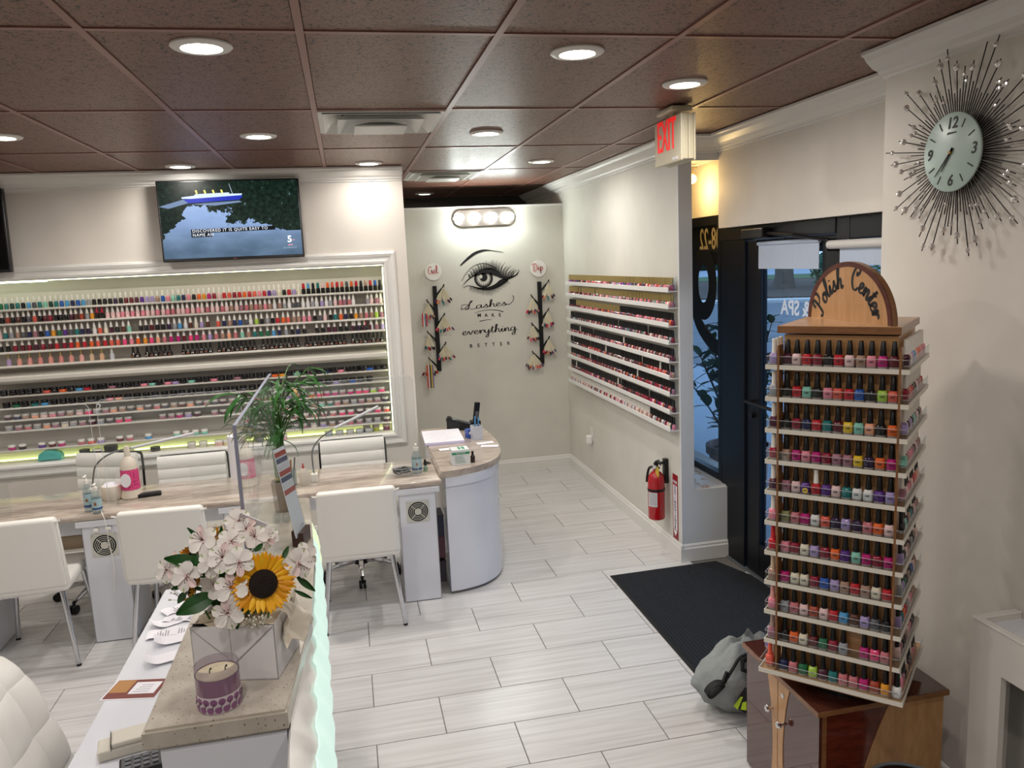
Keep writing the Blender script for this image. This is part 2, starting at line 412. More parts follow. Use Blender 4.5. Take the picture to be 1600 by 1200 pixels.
for (i, j) in ((1, 1), (2, 3)):
    link('grid_rail', G().box(-CW/2, -.012, .0008, CW/2, .012, .0125).mesh('grid_rail', CG), ce, (CX+CW*(i+.5), CY+CL*j+CW, CEIL))

# walls
RX0, RX1, RZ0, RZ1, WY = -3.7, .285, .79, 2.05, 5.95     # shelving recess opening in the long wall
g = G()
g.box(-4.2, WY, 0, .468, WY+.22, RZ0).box(-4.2, WY, RZ1, .468, WY+.22, CEIL+.05).box(RX1, WY, RZ0, .468, WY+.22, RZ1).box(-4.2, WY, RZ0, RX0, WY+.22, RZ1)
g.box(RX0, WY+.17, RZ0, RX1, WY+.22, RZ1).box(.418, WY+.22, 0, .468, 8.75, CEIL+.05)
struct(ob('wall_back_left', g, W_CREAM))
struct(ob('wall_back', G().box(.468, 7.36, 0, 2.07, 7.48, 2.54), W_GREY))
struct(ob('trim_1', G().box(.468, 7.353, 2.532, 2.07, 7.487, 2.548), W_WHITE))
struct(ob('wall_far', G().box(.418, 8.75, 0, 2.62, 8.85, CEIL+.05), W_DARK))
struct(ob('wall_right', G().box(2.07, 4.72, 0, 2.16, 8.75, CEIL+.05), W_GREY))
# low wall and bulkhead that close the shop-window bay, its sill
struct(ob('wall_right_return', G().box(2.07, 4.70, 0, 2.43, 4.72, .485).box(2.07, 4.70, .485, 2.16, 4.72, CEIL+.05).box(2.16, 4.70, 2.60, 2.34, 5.30, CEIL+.05), wallmat('window_bay_daylit', '#d6d8da')))  # same wall paint, with cool daylight put into its colour
SILL = mat('sill_paint_rusty', '#d8d6d4', .45)
_f = noise(SILL, coords(SILL, 'Object', (5, 3, 5)), 3, 5); setcol(SILL, ramp(SILL, _f, [(.55, '#d8d6d4'), (.64, '#b98d5c'), (.7, '#d8d6d4')]))
struct(ob('trim_2', G().box(2.16, 4.715, .0, 2.40, 8.7, .492), SILL))
# street front: wall over the door, over the window, window and door frames
struct(ob('wall_entry', G().box(2.34, 2.745, 2.18, 2.60, 4.70, CEIL+.05).box(2.40, 4.70, 2.27, 2.60, 8.8, CEIL+.05).box(2.40, 4.80, 0, 2.60, 8.8, .50), W_CREAM))
struct(ob('wall_front_right', G().box(2.05, -3.2, 0, 2.60, 2.745, CEIL+.05), W_CREAM))
struct(ob('wall_front', G().box(-4.2, -3.3, 0, 2.6, -3.2, CEIL+.05), W_CREAM))
struct(ob('wall_left', G().box(-4.3, -3.3, 0, -4.2, 6.2, CEIL+.05), W_CREAM))
# crown moulding
def crown_profile(sx):  # d = outwards from the wall, z = from the ceiling down
    return [(0, 0), (.105, 0), (.105, -.012), (.092, -.018), (.084, -.032), (.056, -.058), (.032, -.068), (.026, -.080), (.012, -.085), (.012, -.094), (0, -.098)]
def run_profile(name, prof, p0, p1, out, m=W_WHITE):
    """prof (d, z) swept straight from p0 to p1; out = unit vector away from the wall"""
    p0, p1, out = Vector(p0), Vector(p1), Vector(out); g = G()
    a = [g.b.verts.new(p0 + out*d + Vector((0, 0, z))) for d, z in prof]; c = [g.b.verts.new(p1 + out*d + Vector((0, 0, z))) for d, z in prof]
    n = len(prof); g.b.faces.new(a); g.b.faces.new(c[::-1])
    for k in range(n): g.b.faces.new((a[k], a[(k+1) % n], c[(k+1) % n], c[k]))
    return struct(ob(name, g, m))
cp = crown_profile(1)
run_profile('trim_3', cp, (-4.2, WY, CEIL), (.468, WY, CEIL), (0, -1, 0))
run_profile('trim_4', cp, (2.07, 4.60, CEIL), (2.07, 8.75, CEIL), (-1, 0, 0))
run_profile('trim_5', cp, (1.96, 4.70, CEIL), (2.34, 4.70, CEIL), (0, -1, 0))
run_profile('trim_6', cp, (2.34, 2.77, CEIL), (2.34, 4.70, CEIL), (-1, 0, 0))
run_profile('trim_7', cp, (2.05, -3.2, CEIL), (2.05, 2.75, CEIL), (-1, 0, 0))
bp_ = [(0, 0), (.016, 0), (.016, .088), (.010, .098), (.010, .108), (.004, .118), (0, .118)]
run_profile('baseboard_back', bp_, (.468, 7.36, 0), (2.07, 7.36, 0), (0, -1, 0))
run_profile('baseboard_right', bp_, (2.07, 4.685, 0), (2.07, 7.36, 0), (-1, 0, 0))
run_profile('baseboard_right_return', bp_, (2.055, 4.70, 0), (2.435, 4.70, 0), (0, -1, 0))
run_profile('baseboard_front_right', bp_, (2.05, -3.2, 0), (2.05, 2.745, 0), (-1, 0, 0))
run_profile('baseboard_back_left', bp_, (-4.2, WY, 0), (.468, WY, 0), (0, -1, 0))

# shop window beside the door (y 4.79 .. 8.7) with gilt lettering on the pane
win = struct(link('window_1', None, None, (2.43, 4.79, 0)))
ob('window_frame', G().box(-.03, 0, .49, .03, .05, 2.27, bev=.004).box(-.03, .05, .49, .03, 3.9, .54, bev=.004).box(-.03, .05, 2.21, .03, 3.9, 2.27, bev=.004), DOORBLK, win)
ob('pane', G().box(-.004, .05, .54, .004, 3.9, 2.21), GLASSW, win)
ob('film_band', G().box(.0042, .05, 1.95, .0055, 3.9, 2.21), mat('brown_glass_film', '#6b5538', .3), win)
GILT = mat('gilt_lettering', '#b9a87c', .45, .2)
GOLDD = mat('dark_gilt_logo', '#5c4524', .5, .2)
def on_glass(x, y, z): return facing(Vector((x, y, z)), (0, 1, 0))     # lettering applied outside, so mirrored from indoors
o = link('lettering', text_mesh('508-22', .20, GILT, 'LEFT', .0006, bold=.002), win); o.matrix_local = on_glass(-.006, -.02, 2.115) @ Matrix.Diagonal((.68, 1, 1, 1))
g = G()
def ring2(g, cx, cy, rx, ry, wd, z, a0=0, a1=2*PI, mi=0, n=40):
    pts = [Vector((cx+rx*math.cos(a0+(a1-a0)*k/n), cy+ry*math.sin(a0+(a1-a0)*k/n), 0)) for k in range(n+1)]
    ribbon(g, pts, wd, None, mi, z)
ring2(g, .34, .10, .14, .19, .12, .0003, mi=1); ring2(g, .34, .10, .105, .16, .05, .0006, mi=0)
ring2(g, .34, .10, .185, .235, .022, .0007, mi=1)
ribbon(g, catmull([(.0, .28), (.16, .36), (.30, .34), (.42, .22)]), .09, None, 1, .0001)
ribbon(g, catmull([(.0, -.34), (.22, -.30), (.42, -.18), (.52, -.02)]), .10, None, 1, .0002)
ribbon(g, catmull([(.04, -.31), (.22, -.27), (.40, -.15), (.47, -.02)]), .05, None, 0, .0005)
o = ob('logo', g, [GOLDD, BLACKM], win); o.matrix_local = on_glass(-.006, -.03, 1.72)
# sidelight beyond the door, y 2.77 .. 3.53
wn2 = struct(link('window_2', None, None, (2.43, 2.77, 0)))
ob('window_frame', G().box(-.035, 0, .0, .035, .33, 2.18, bev=.004).box(-.035, .67, 0, .035, .78, 2.18, bev=.004).box(-.035, .33, 2.07, .035, .67, 2.18, bev=.004).box(-.035, .33, 0, .035, .67, .12, bev=.004), DOORBLK, wn2)
ob('pane', G().box(-.004, .33, .12, .004, .67, 2.07), GLASSW, wn2)
# entrance door with closer, rails, handle
door = struct(link('door_1', None, None, (2.43, 3.6, 0)))
ob('door_frame', G().box(-.035, .87, 0, .035, 1.18, 2.10, bev=.004).box(-.04, -.05, 2.10, .04, 1.18, 2.18, bev=.004), DOORBLK, door)
ob('stile', G().box(-.024, .70, .01, .024, .848, 2.09, bev=.005), DOORBLK, door)
ob('stile', G().box(-.024, -.04, .01, .024, .08, 2.09, bev=.005), DOORBLK, door)
ob('top_rail', G().box(-.024, .08, 2.04, .024, .70, 2.09, bev=.004), DOORBLK, door)
ob('bottom_rail', G().box(-.024, .08, .01, .024, .70, .22, bev=.004), DOORBLK, door)
ob('pane', G().box(-.004, .08, .22, .004, .70, 2.04), GLASSW, door)
ob('handle', G().tube([(-.02, .78, 1.12), (-.075, .78, 1.12), (-.075, .05, 1.12), (-.02, .05, 1.12)], .011, 8).cyl((-.02, .775, 1.03), (-.045, .775, 1.03), .018), BLACK, door, smooth=True)
ob('door_closer', G().box(-.10, .55, 2.10, -.04, .80, 2.16, bev=.008).tube([(-.07, .58, 2.13), (-.085, .25, 2.105), (-.03, .03, 2.07)], .009, 6), BLACK, door)
ob('sticker', G().box(-.026, .52, 2.052, -.0245, .60, 2.075), PAPER, door)
BLD = mat('blind_cloth_backlit', '#b4c0d4', .7); _f = noise(BLD, coords(BLD, 'Object', (1, 8, 3)), 2, 3); bump(BLD, _f, .4, .02)  # blue backlight from the street is put into the cloth colour
b_ = thing('roller_blind', 'short pale roller blind drawn a little way down the street door', 'blind', (2.395, 3.65, 2.05))
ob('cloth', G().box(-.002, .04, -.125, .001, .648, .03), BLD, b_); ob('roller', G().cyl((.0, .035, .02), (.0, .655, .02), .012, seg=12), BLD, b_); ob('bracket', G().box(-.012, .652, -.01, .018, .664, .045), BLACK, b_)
b_ = thing('roller_blind', 'pale roller blind with a fat white tube over the fixed side pane', 'blind', (2.37, 2.80, 2.045))
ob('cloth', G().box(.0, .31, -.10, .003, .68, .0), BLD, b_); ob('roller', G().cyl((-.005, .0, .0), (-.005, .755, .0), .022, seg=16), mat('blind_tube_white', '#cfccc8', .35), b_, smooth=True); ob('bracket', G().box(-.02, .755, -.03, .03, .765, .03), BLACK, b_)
LET = mat('white_window_lettering', '#c9d6ea', .5)
o = link('lettering', text_mesh('NAILS & SPA', .115, LET, 'RIGHT', .0005, bold=.003), door); o.matrix_local = on_glass(-.006, .50, 1.705)
o = link('lettering', text_mesh('00', .10, LET, 'RIGHT', .0005, bold=.002), door); o.matrix_local = on_glass(-.006, .36, 1.595)
struct(ob('door_1_threshold', G().box(2.38, 2.8, 0, 2.5, 4.75, .012, bev=.004), mat('threshold_metal', '#8f959c', .4, .8)))

# ================================================================ OUTSIDE
ASPH = mat('asphalt', '#6a7076', .9); setcol(ASPH, ramp(ASPH, noise(ASPH, coords(ASPH), 2, 6), [(.3, '#4a5057'), (.7, '#5d646b')]))
struct(ob('ground', G().box(2.62, -30, -.3, 90, 120, -.15), ASPH))
struct(ob('sidewalk', G().box(2.62, -10, -.15, 6.2, 22, -.02), mat('concrete_walk', '#74808b', .85)))
CURB = mat('curb_concrete', '#a3a5a4', .85)
MULCH = mat('mulch', '#4d3d31', .95); setcol(MULCH, ramp(MULCH, noise(MULCH, coords(MULCH), 3, 8, .7), [(.35, '#2a1f17'), (.6, '#49382b'), (.8, '#6b5a4a')]))
dv = Vector((18.1, 29.7, 0)).normalized(); pv = Vector((dv.y, -dv.x, 0))
def out_M(d): return Matrix.Translation(dv*d) @ Matrix((pv, dv, Vector((0, 0, 1)))).transposed().to_4x4()
struct(ob('kerb_ground', G().box(-22, -1.3, -.15, 22, 0, -.03, M=out_M(35)), CURB))
struct(ob('planting_bed_ground', G().box(-22, 0, -.15, 22, 20, .02, M=out_M(35)), MULCH))
struct(ob('lawn', G().box(-30, 0, -.15, 30, 9, .04, M=out_M(55)), mat('far_grass', '#3e5530', .95)))
struct(ob('road', G().box(-60, 0, -.15, 60, 20, .045, M=out_M(64)), mat('road_concrete', '#848f9a', .9)))
def leafcloud(n, c, rad, size, rnd, flat=.5):
    g = G()
    for _ in range(n):
        while True:
            p = Vector((rnd.uniform(-1, 1), rnd.uniform(-1, 1), rnd.uniform(-1, 1)))
            if p.length < 1: break
        p = Vector((p.x*rad[0], p.y*rad[1], p.z*rad[2])) + Vector(c)
        d = Vector((rnd.uniform(-1, 1), rnd.uniform(-1, 1), rnd.uniform(-.6, .8))).normalized(); s_ = d.orthogonal().normalized()
        L = size*rnd.uniform(.6, 1.3); Wd = L*flat*.5
        v = [g.b.verts.new(q) for q in (p, p+d*L*.5+s_*Wd, p+d*L, p+d*L*.5-s_*Wd)]; g.b.faces.new(v)
    return g
rn = random.Random(3)
FAR_LEAF = mat('far_leaf', '#2f5a36', .7); BARK = mat('tree_bark', '#5a4f46', .95); bump(BARK, noise(BARK, coords(BARK, 'Object', (6, 6, 1)), 4, 5), .6, .05)
tr = tag(link('shade_tree', None, None, tuple(dv*43 + pv*(-.45)) ), 'grey-trunked tree in the mulch bed seen through the door glass', 'tree')
ob('trunk', G().tube([(0, 0, -.1), (.02, 0, .6), (0, 0, 2.2), (.1, 0, 5), (.2, .1, 7)], [.62, .46, .40, .36, .3], 14), BARK, tr, smooth=True)
o = ob('crown', leafcloud(2600, (0, 0, 6.6), (4.5, 4.0, 3.2), .45, rn), FAR_LEAF, tr); o['kind'] = 'stuff'
for k, (px_, dd, w_, h_, lb) in enumerate([(1.9, 43.5, 1.1, .9, 'green shrub at the foot of the shade tree, seen through the door'), (5.2, 48, 1.7, 1.3, 'wider green shrub further along the mulch bed beyond the sign arch'),
                                  (-2.9, 45, .9, .6, 'small low shrub on the street side of the shade tree')]):
    b = tag(link('shrub', None, None, tuple(dv*dd + pv*px_)), lb, 'shrub', 'shrubs in the mulch bed')
    ob('stem', G().tube([(0, 0, 0), (.05, 0, h_*.8)], .06, 6), BARK, b)
    o = ob('foliage', leafcloud(700, (0, 0, h_), (w_, w_*.8, h_), .32, rn), FAR_LEAF, b); o['kind'] = 'stuff'
o = ob('treeline', leafcloud(5000, (0, 0, 6), (75, 5, 7), 2.0, rn, .8), mat('treeline_leaf', '#46604c', .8)); o.matrix_world = out_M(95)
tag(o, 'distant line of green trees across the street', 'treeline', kind='stuff')
# brown soffit of the arcade outside, over the walk: fascia of real boards
BRN = mat('brown_fascia', '#4a3a28', .7)
fa = struct(link('roof_fascia', None, None, (3.6, 4.6, 2.0)))
for k in range(9): ob('panel', G().box(0, k*.72, 0, .05, k*.72+.70, .8, bev=.006, seg=1), BRN, fa)
struct(ob('roof_soffit', G().box(2.62, -6, 2.85, 3.65, 14, 2.9), BRN))
# potted shrub on the walk outside the window
pot = tag(link('potted_shrub', None, None, (2.90, 5.5, -.02)), 'big pinkish terracotta pot with a leafy shrub on the walk outside the window', 'plant')
g = G().lathe([(.16, 0), (.19, .05), (.225, .50), (.25, .51), (.25, .57), (.225, .575), (.215, .52), (.0, .52)], 28)
TERRA = mat('pot_terracotta', '#8d7470', .8); ob('pot', g, TERRA, pot, smooth=True)
ob('soil', G().lathe([(0, .523), (.21, .526), (0, .54)], 18), mat('soil', '#2a211c', .95), pot)
LEAF = mat('shrub_leaf', '#28502f', .45)
rl = random.Random(11); stems = G(); leaves = []
_lg = G(); _P = []
for i in range(7):
    t = i/6; wd = .034*math.sin(PI*min(1, t*.9+.08))**.8*(1-.15*t); _P.append([(-wd, t*.15, -.02*t*t+.004), (0, t*.15, -.02*t*t), (wd, t*.15, -.02*t*t+.004)])
LEAFM = _lg.sheet(_P).mesh('leaf', LEAF, True)
for k in range(15):
    a = 2*PI*k/15 + rl.uniform(-.3, .3); r1 = rl.uniform(.08, .42); h = rl.uniform(.45, 1.02)
    pts = catmull([(.05*math.cos(a), .05*math.sin(a), .5), (r1*.5*math.cos(a), r1*.5*math.sin(a), .5+h*.55), (r1*math.cos(a), r1*math.sin(a), .52+h)], 5)
    stems.tube(pts, [.009*(1-.6*i/len(pts)) for i in range(len(pts))], 5)
    for i in range(3, len(pts)):
        for q in range(2 if i < len(pts)-1 else 4):
            b = rl.uniform(0, 2*PI); leaves.append((pts[i], b, rl.uniform(-.5, .9), rl.uniform(.75, 1.25)))
ob('stems', stems, BARK, pot)
for p, b, el, sc in leaves:
    o = link('leaf', LEAFM, pot); o.matrix_local = Matrix.Translation(p) @ Rz(b) @ Rx(el) @ Matrix.Scale(sc, 4)
# warm bulb inside the window bay
wl_ = thing('bay_bulb', 'warm bulb on a bracket high inside the window bay', 'lamp', (2.27, 4.93, 2.56))
ob('bracket', G().box(-.03, -.01, .015, .03, .03, .03).cyl((0, 0, .015), (0, 0, -.02), .014), mat('bracket_white', '#c9bda5', .5), wl_)
ob('bulb', G().sph((0, 0, -.05), .03, 12, 8), mat('warm_bulb', '#ffd28a', .4, emit='#ffc35e', es=6), wl_, smooth=True)
l = bpy.data.lights.new('bay_bulb_light', 'POINT'); l.energy = 2.2; l.color = (1, .68, .28); l.shadow_soft_size = .03
o = bpy.data.objects.new('bay_bulb_light', l); COL.objects.link(o); o.location = (2.27, 4.95, 2.44)
# ================================================================ CEILING FITTINGS
LENS = mat('lamp_lens', '#ffffff', .3, emit='#fff6e8', es=14); LENS_DIM = mat('lamp_lens_dim', '#ffffff', .3, emit='#f2fff8', es=3)
RIM = mat('lamp_rim_white', '#dcd8d2', .35)
dl_lab = ['recessed ceiling light straight above the counter flowers, nearest of the row', 'recessed ceiling light between the front air vent and the exit sign',
  'recessed ceiling light directly in front of the exit sign', 'recessed ceiling light beside the front air vent, over the first client chair row',
  'recessed ceiling light close above the wide television', 'recessed ceiling light over the far end of the manicure tables', 'recessed ceiling light above the corner end of the shelving wall',
  'recessed ceiling light over the curved cabinet behind the front air vent', 'recessed ceiling light nearest the lash wall along the polish rack side', 'dim ceiling light in the dark void above the lash wall']
_r = G().lathe([(.060, -.004), (.064, -.008), (.088, -.006), (.094, -.001), (.094, .004), (.060, .004)], 32).mesh('trim_ring', RIM, True)
_l = G().lathe([(0, -.0095), (.04, -.0085), (.0605, -.005), (.0605, .0), (0, .0)], 28).mesh('lens', LENS, True)
_l2 = _l.copy(); _l2.materials.clear(); _l2.materials.append(LENS_DIM)
for i, (x, y) in enumerate(LAMP_POS[:10]):
    d = thing('downlight', dl_lab[i], 'ceiling light', (x, y, CEIL), group='recessed ceiling lights')
    link('trim_ring', _r, d); link('lens', _l2 if i == 9 else _l, d)
VENTW = mat('vent_white', '#d0d0ca', .4); VENTD = mat('vent_dark_throat', '#2a2826', .8)
def vent(x, y, lab):
    v = thing('air_vent', lab, 'vent', (x, y, CEIL), group='square air vents')
    def fr(name, a, b, z0, z1, t):
        g = G(); w0 = a; # slanted square funnel ring: outer bottom a at z0, inner b at z1
        def ring(h, z): return [g.b.verts.new((sx*h, sy*h, z)) for sx, sy in ((-1, -1), (1, -1), (1, 1), (-1, 1))]
        A, B, C_, D = ring(a, z0), ring(b, z1), ring(b-t, z1), ring(a-t, z0)
        for P, Q in ((A, B), (B, C_), (C_, D), (D, A)):
            for k in range(4): g.b.faces.new((P[k], P[(k+1) % 4], Q[(k+1) % 4], Q[k]))
        ob(name, g, VENTW, v)
    fr('frame', .292, .292, .012, -.004, .02)
    fr('louver', .275, .19, -.010, .045, .008); fr('louver', .205, .13, -.022, .035, .007)
    g = G()
    pl = [(-.125, -.125, -.034), (.125, -.125, -.034), (.125, .125, -.034), (-.125, .125, -.034)]; ap = [(-.05, -.05, -.008), (.05, -.05, -.008), (.05, .05, -.008), (-.05, .05, -.008)]
    a = [g.b.verts.new(p) for p in pl]; b = [g.b.verts.new(p) for p in ap]
    for k in range(4): g.b.faces.new((a[k], a[(k+1) % 4], b[(k+1) % 4], b[k]))
    g.b.faces.new(b)
    lo = [g.b.verts.new((p[0], p[1], p[2]-.006)) for p in pl]; g.b.faces.new(lo[::-1])
    for k in range(4): g.b.faces.new((lo[k], lo[(k+1) % 4], a[(k+1) % 4], a[k]))
    ob('center_plate', g, VENTW, v)
    ob('throat', G().box(-.28, -.28, .047, .28, .28, .05), VENTD, v)
vent(CX+CW*1.5, CY+CL+CW/2, 'square white air vent nearer the room middle, stepped louvers'); vent(CX+CW*2.5, CY+CL*3+CW/2, 'square white air vent close to the lash wall void')
# exit sign
EX = mat('exit_sign_cream', '#c8bfa6', .45); EXR = mat('exit_red', '#e0171c', .5, emit='#ff1a1a', es=.35)
ex = thing('exit_sign', 'cream exit sign with red letters hanging from the ceiling by the entry', 'sign', (1.627, 3.79, 0))
ob('housing', G().box(-.012, -.165, 2.475, .0, .165, 2.695, bev=.006).box(.0, -.158, 2.482, .028, .158, 2.69, bev=.004).box(.030, -.158, 2.482, .055, .158, 2.69, bev=.004).box(.055, -.165, 2.475, .064, .165, 2.695, bev=.004), EX, ex)
ob('canopy', G().box(-.03, -.10, 2.715, .08, .10, 2.741, bev=.008).cyl((.026, 0, 2.69), (.026, 0, 2.73), .02), EX, ex)
o = link('lettering', text_mesh('EXIT', .215, EXR, 'CENTER', .0015, bold=.001), ex)
o.matrix_local = facing(Vector((-.0135, 0.01, 2.607)), (0, -1, 0)) @ Matrix.Diagonal((.52, 1, 1, 1))
o = ob('test_label', G().box(-.0135, -.12, 2.488, -.012, -.06, 2.50), PAPER, ex)

# ================================================================ VANITY LIGHT, LASH WALL
va = thing('vanity_light', 'chrome four-globe vanity light bar high on the lash wall', 'wall light', (1.31, 7.36, 2.44))
g = G(); n = 40; poly = []
for k in range(n):
    a = 2*PI*k/n; cx = .20 if math.cos(a) > 0 else -.20; poly.append((cx+.092*math.cos(a), .078*math.sin(a)))
g.prism(poly, 0, .035, facing(Vector((0, -.005, 0)), (1, 0, 0)), bev=.008)
ob('back_plate', g, mat('brushed_nickel', '#9a918a', .25, .9), va, smooth=True)
for k, (vx, vz) in enumerate(VANITY):
    s_ = ob('socket', G().cyl((vx-1.31, -.04, 0), (vx-1.31, -.07, 0), .028, .024, 16), CHROME, va, smooth=True)
    ob('globe', G().sph((vx-1.31, -.098, 0), .038, 18, 12), mat('globe_bulb', '#ffffff', .3, emit='#f4fff8', es=16), va, smooth=True)
# wall decal
DW = 7.3585
de = thing('lash_decal', 'black vinyl eye and lettering decal on the lash wall', 'decal', (1.32, 7.36, 1.6))
def P2(u, v):   # crop pixel of the decal -> metres about the decal centre
    p = at(700+u*130/867., 380+v*180/1200., y=7.36); return (p.x-1.32, p.z-1.6)
DM = facing(Vector((0, -.0022, 0)), (1, 0, 0))
def blob(g, pts, n=6, z=0., closed=True, mi=0):
    q = catmull([P2(*p) for p in pts], n); f = g.b.faces.new([g.b.verts.new((a.x, a.y, z)) for a in q]); f.material_index = mi
def strokes(g, pts, w0, w1, n=6, z=0., mi=0):
    q = catmull([P2(*p) for p in pts], n); m_ = len(q)-1
    ribbon(g, q, [w0+(w1-w0)*i/m_ for i in range(m_+1)], None, mi, z)
g = G(); q = catmull([P2(*p) for p in [(128, 235), (190, 175), (270, 112), (350, 80), (420, 74), (500, 84), (582, 95)]], 6)
ribbon(g, q, [.004+.022*math.sin(PI*min(1, (i/len(q))*1.15+.12))**1.2 if i < len(q)*.75 else .022*(1-i/len(q))+.002 for i in range(len(q))])
o = ob('eyebrow', g, INK, de); o.matrix_local = DM
g = G()
strokes(g, [(142, 395), (185, 320), (250, 250), (330, 215), (400, 215), (460, 240), (510, 268)], .004, .008)
# upper lid mass (between lid line and lash line)
up = [(138, 462), (190, 390), (250, 340), (320, 290), (390, 262), (450, 260), (510, 285), (560, 325), (610, 350), (670, 345), (715, 315), (745, 275)]
lowu = [(745, 275), (725, 325), (690, 352), (640, 375), (600, 385), (550, 365), (500, 345), (450, 330), (390, 322), (320, 335), (260, 352), (200, 395), (138, 462)]
blob(g, up[:-1] + lowu, 5)
strokes(g, [(160, 466), (190, 448), (240, 446), (300, 462), (370, 468), (440, 455), (500, 425), (550, 385), (620, 375)], .005, .012)
blob(g, [(240, 447), (300, 460), (370, 466), (440, 455), (500, 425), (550, 385), (630, 378), (590, 420), (520, 462), (440, 488), (360, 486), (290, 470)], 5)
o = ob('eye_outline', g, INK, de); o.matrix_local = DM
g = G()
ic = P2(370, 365); irr = abs(P2(460, 365)[0]-ic[0])
def lid(a): return True
N = 48
outer = [Vector((ic[0]+irr*math.cos(t), ic[1]+irr*math.sin(t), 0)) for t in [PI*.80+2*PI*.0 + (1.40*PI)*k/N for k in range(N+1)]]
ribbon(g, outer, .012)
for k in range(26):
    t = PI*.84+1.32*PI*k/25; a = Vector((ic[0]+irr*.97*math.cos(t), ic[1]+irr*.97*math.sin(t), 0)); b = Vector((ic[0]+irr*(.62+.12*(k % 2))*math.cos(t), ic[1]+irr*(.62+.12*(k % 2))*math.sin(t), 0))
    ribbon(g, [a, (a+b)/2, b], [.012, .008, .002])
pr = irr*.46; f = g.b.faces.new([g.b.verts.new((ic[0]+pr*math.cos(2*PI*k/24), ic[1]+irr*.12+pr*math.sin(2*PI*k/24)*1.05, 0)) for k in range(24)])
pc = P2(343, 348); f = g.b.faces.new([g.b.verts.new((pc[0]+irr*.17*math.cos(2*PI*k/16), pc[1]+irr*.22*math.sin(2*PI*k/16), .0007)) for k in range(16)]); f.material_index = 1
o = ob('iris', g, [INK, W_GREY], de); o.matrix_local = DM
g = G()
rl = random.Random(5)
ups = [(225, 345, -20, -28), (250, 325, -22, -35), (275, 308, -22, -45), (300, 295, -20, -50), (325, 282, -18, -60), (350, 272, -14, -68), (375, 265, -10, -78), (400, 262, -4, -85), (425, 262, 0, -88), (450, 264, 8, -95), (475, 268, 14, -100), (500, 278, 22, -104), (525, 292, 32, -108), (550, 308, 42, -112), (575, 325, 50, -108), (600, 340, 56, -100), (625, 350, 60, -92), (650, 350, 62, -85), (672, 345, 60, -72)]
for (x, y, dx, dy) in ups:
    for jx in (-7, 5):
        s_ = rl.uniform(.75, 1.05); strokes(g, [(x+jx, y+10), (x+jx+dx*.15*s_, y+dy*.5*s_), (x+jx+dx*s_, y+dy*s_)], .011, .0012, 4)
for k in range(26):
    t = k/25; x = 235+t*375; y = 455+30*math.sin(PI*t)-max(0, t-.55)*150; ln = 34+40*math.sin(PI*min(1, t*.9+.1)); dx = -18+60*t
    strokes(g, [(x, y-6), (x+dx*.35, y+ln*.5), (x+dx*1.0, y+ln*rl.uniform(.75, 1))], .009, .001, 4)
o = ob('lashes', g, INK, de); o.matrix_local = DM
def word(txt, u0, v0, u1, v1, wd=.17, sp=1.0, xh=None):
    a, b = Vector(P2(u0, v0)), Vector(P2(u1, v1)); d = b-a
    W = sum(GL[c][1]*sp for c in txt); sz = d.length/W; an = math.atan2(d.y, d.x)
    g = G(); script(g, txt, 1.0, None, wd, .45, 0, sp)
    bmesh.ops.transform(g.b, matrix=DM @ T(a.x, a.y, 0) @ Rz(an) @ Matrix.Diagonal((sz, (xh or sz), 1, 1)), verts=g.b.verts[:])
    o = ob('script_lettering', g, INK, de)
word('Lashes', 205, 690, 615, 645, .16, 1.0, .033)
g = G(); strokes(g, [(600, 632), (640, 635), (675, 600), (685, 560), (670, 545)], .006, .006); strokes(g, [(275, 728), (350, 705), (430, 695), (510, 698), (578, 714)], .003, .008); strokes(g, [(328, 815), (380, 802), (452, 796)], .008, .003)
strokes(g, [(140, 672), (150, 645), (185, 640), (215, 640)], .006, .004)
o = ob('flourish', g, INK, de); o.matrix_local = DM
word('everything', 150, 960, 715, 905, .17, 1.0, .036)
for txt, u0, v0, u1, v1, sz in (('MAKE', 325, 752, 540, 748, .046), ('BETTER', 240, 1072, 630, 1044, .046)):
    a, b = Vector(P2(u0, v0)), Vector(P2(u1, v1)); n = len(txt)
    for k, ch in enumerate(txt):
        p = a + (b-a)*(k/(n-1)); o = link('letter', text_mesh(ch, sz, INK, 'CENTER', .0003, 0, 1, .0008), de); o.matrix_local = DM @ T(p.x, p.y, 0) @ Rz(.08)
# round signs
PINKINK = mat('pink_script_ink', '#c96f70', .6)
for nm, px, wd_, lab in (('Gel', (677, 425), .95, 'round white sign reading Gel in pink script'), ('Dip', (841, 420), 1.0, 'round white sign reading Dip in pink script')):
    c = at(*px, y=7.35); s_ = thing('round_sign', lab, 'sign', (c.x, 7.36, c.z), group='round script signs')
    ob('plate', G().lathe([(.0, .0), (.076, .0), (.078, .004), (.076, .010), (0, .010)], 32, facing(Vector((0, -.012 if nm == 'Gel' else -.010, 0)), (1, 0, 0))), mat('sign_white', '#e4e2dc', .3), s_, smooth=True)
    g = G(); wid = script(g, nm, .034, None, .24, .4); bmesh.ops.transform(g.b, matrix=facing(Vector((-wid*.5, -.0235, -.022)), (1, 0, .12)), verts=g.b.verts[:]); ob('script_lettering', g, PINKINK, s_)
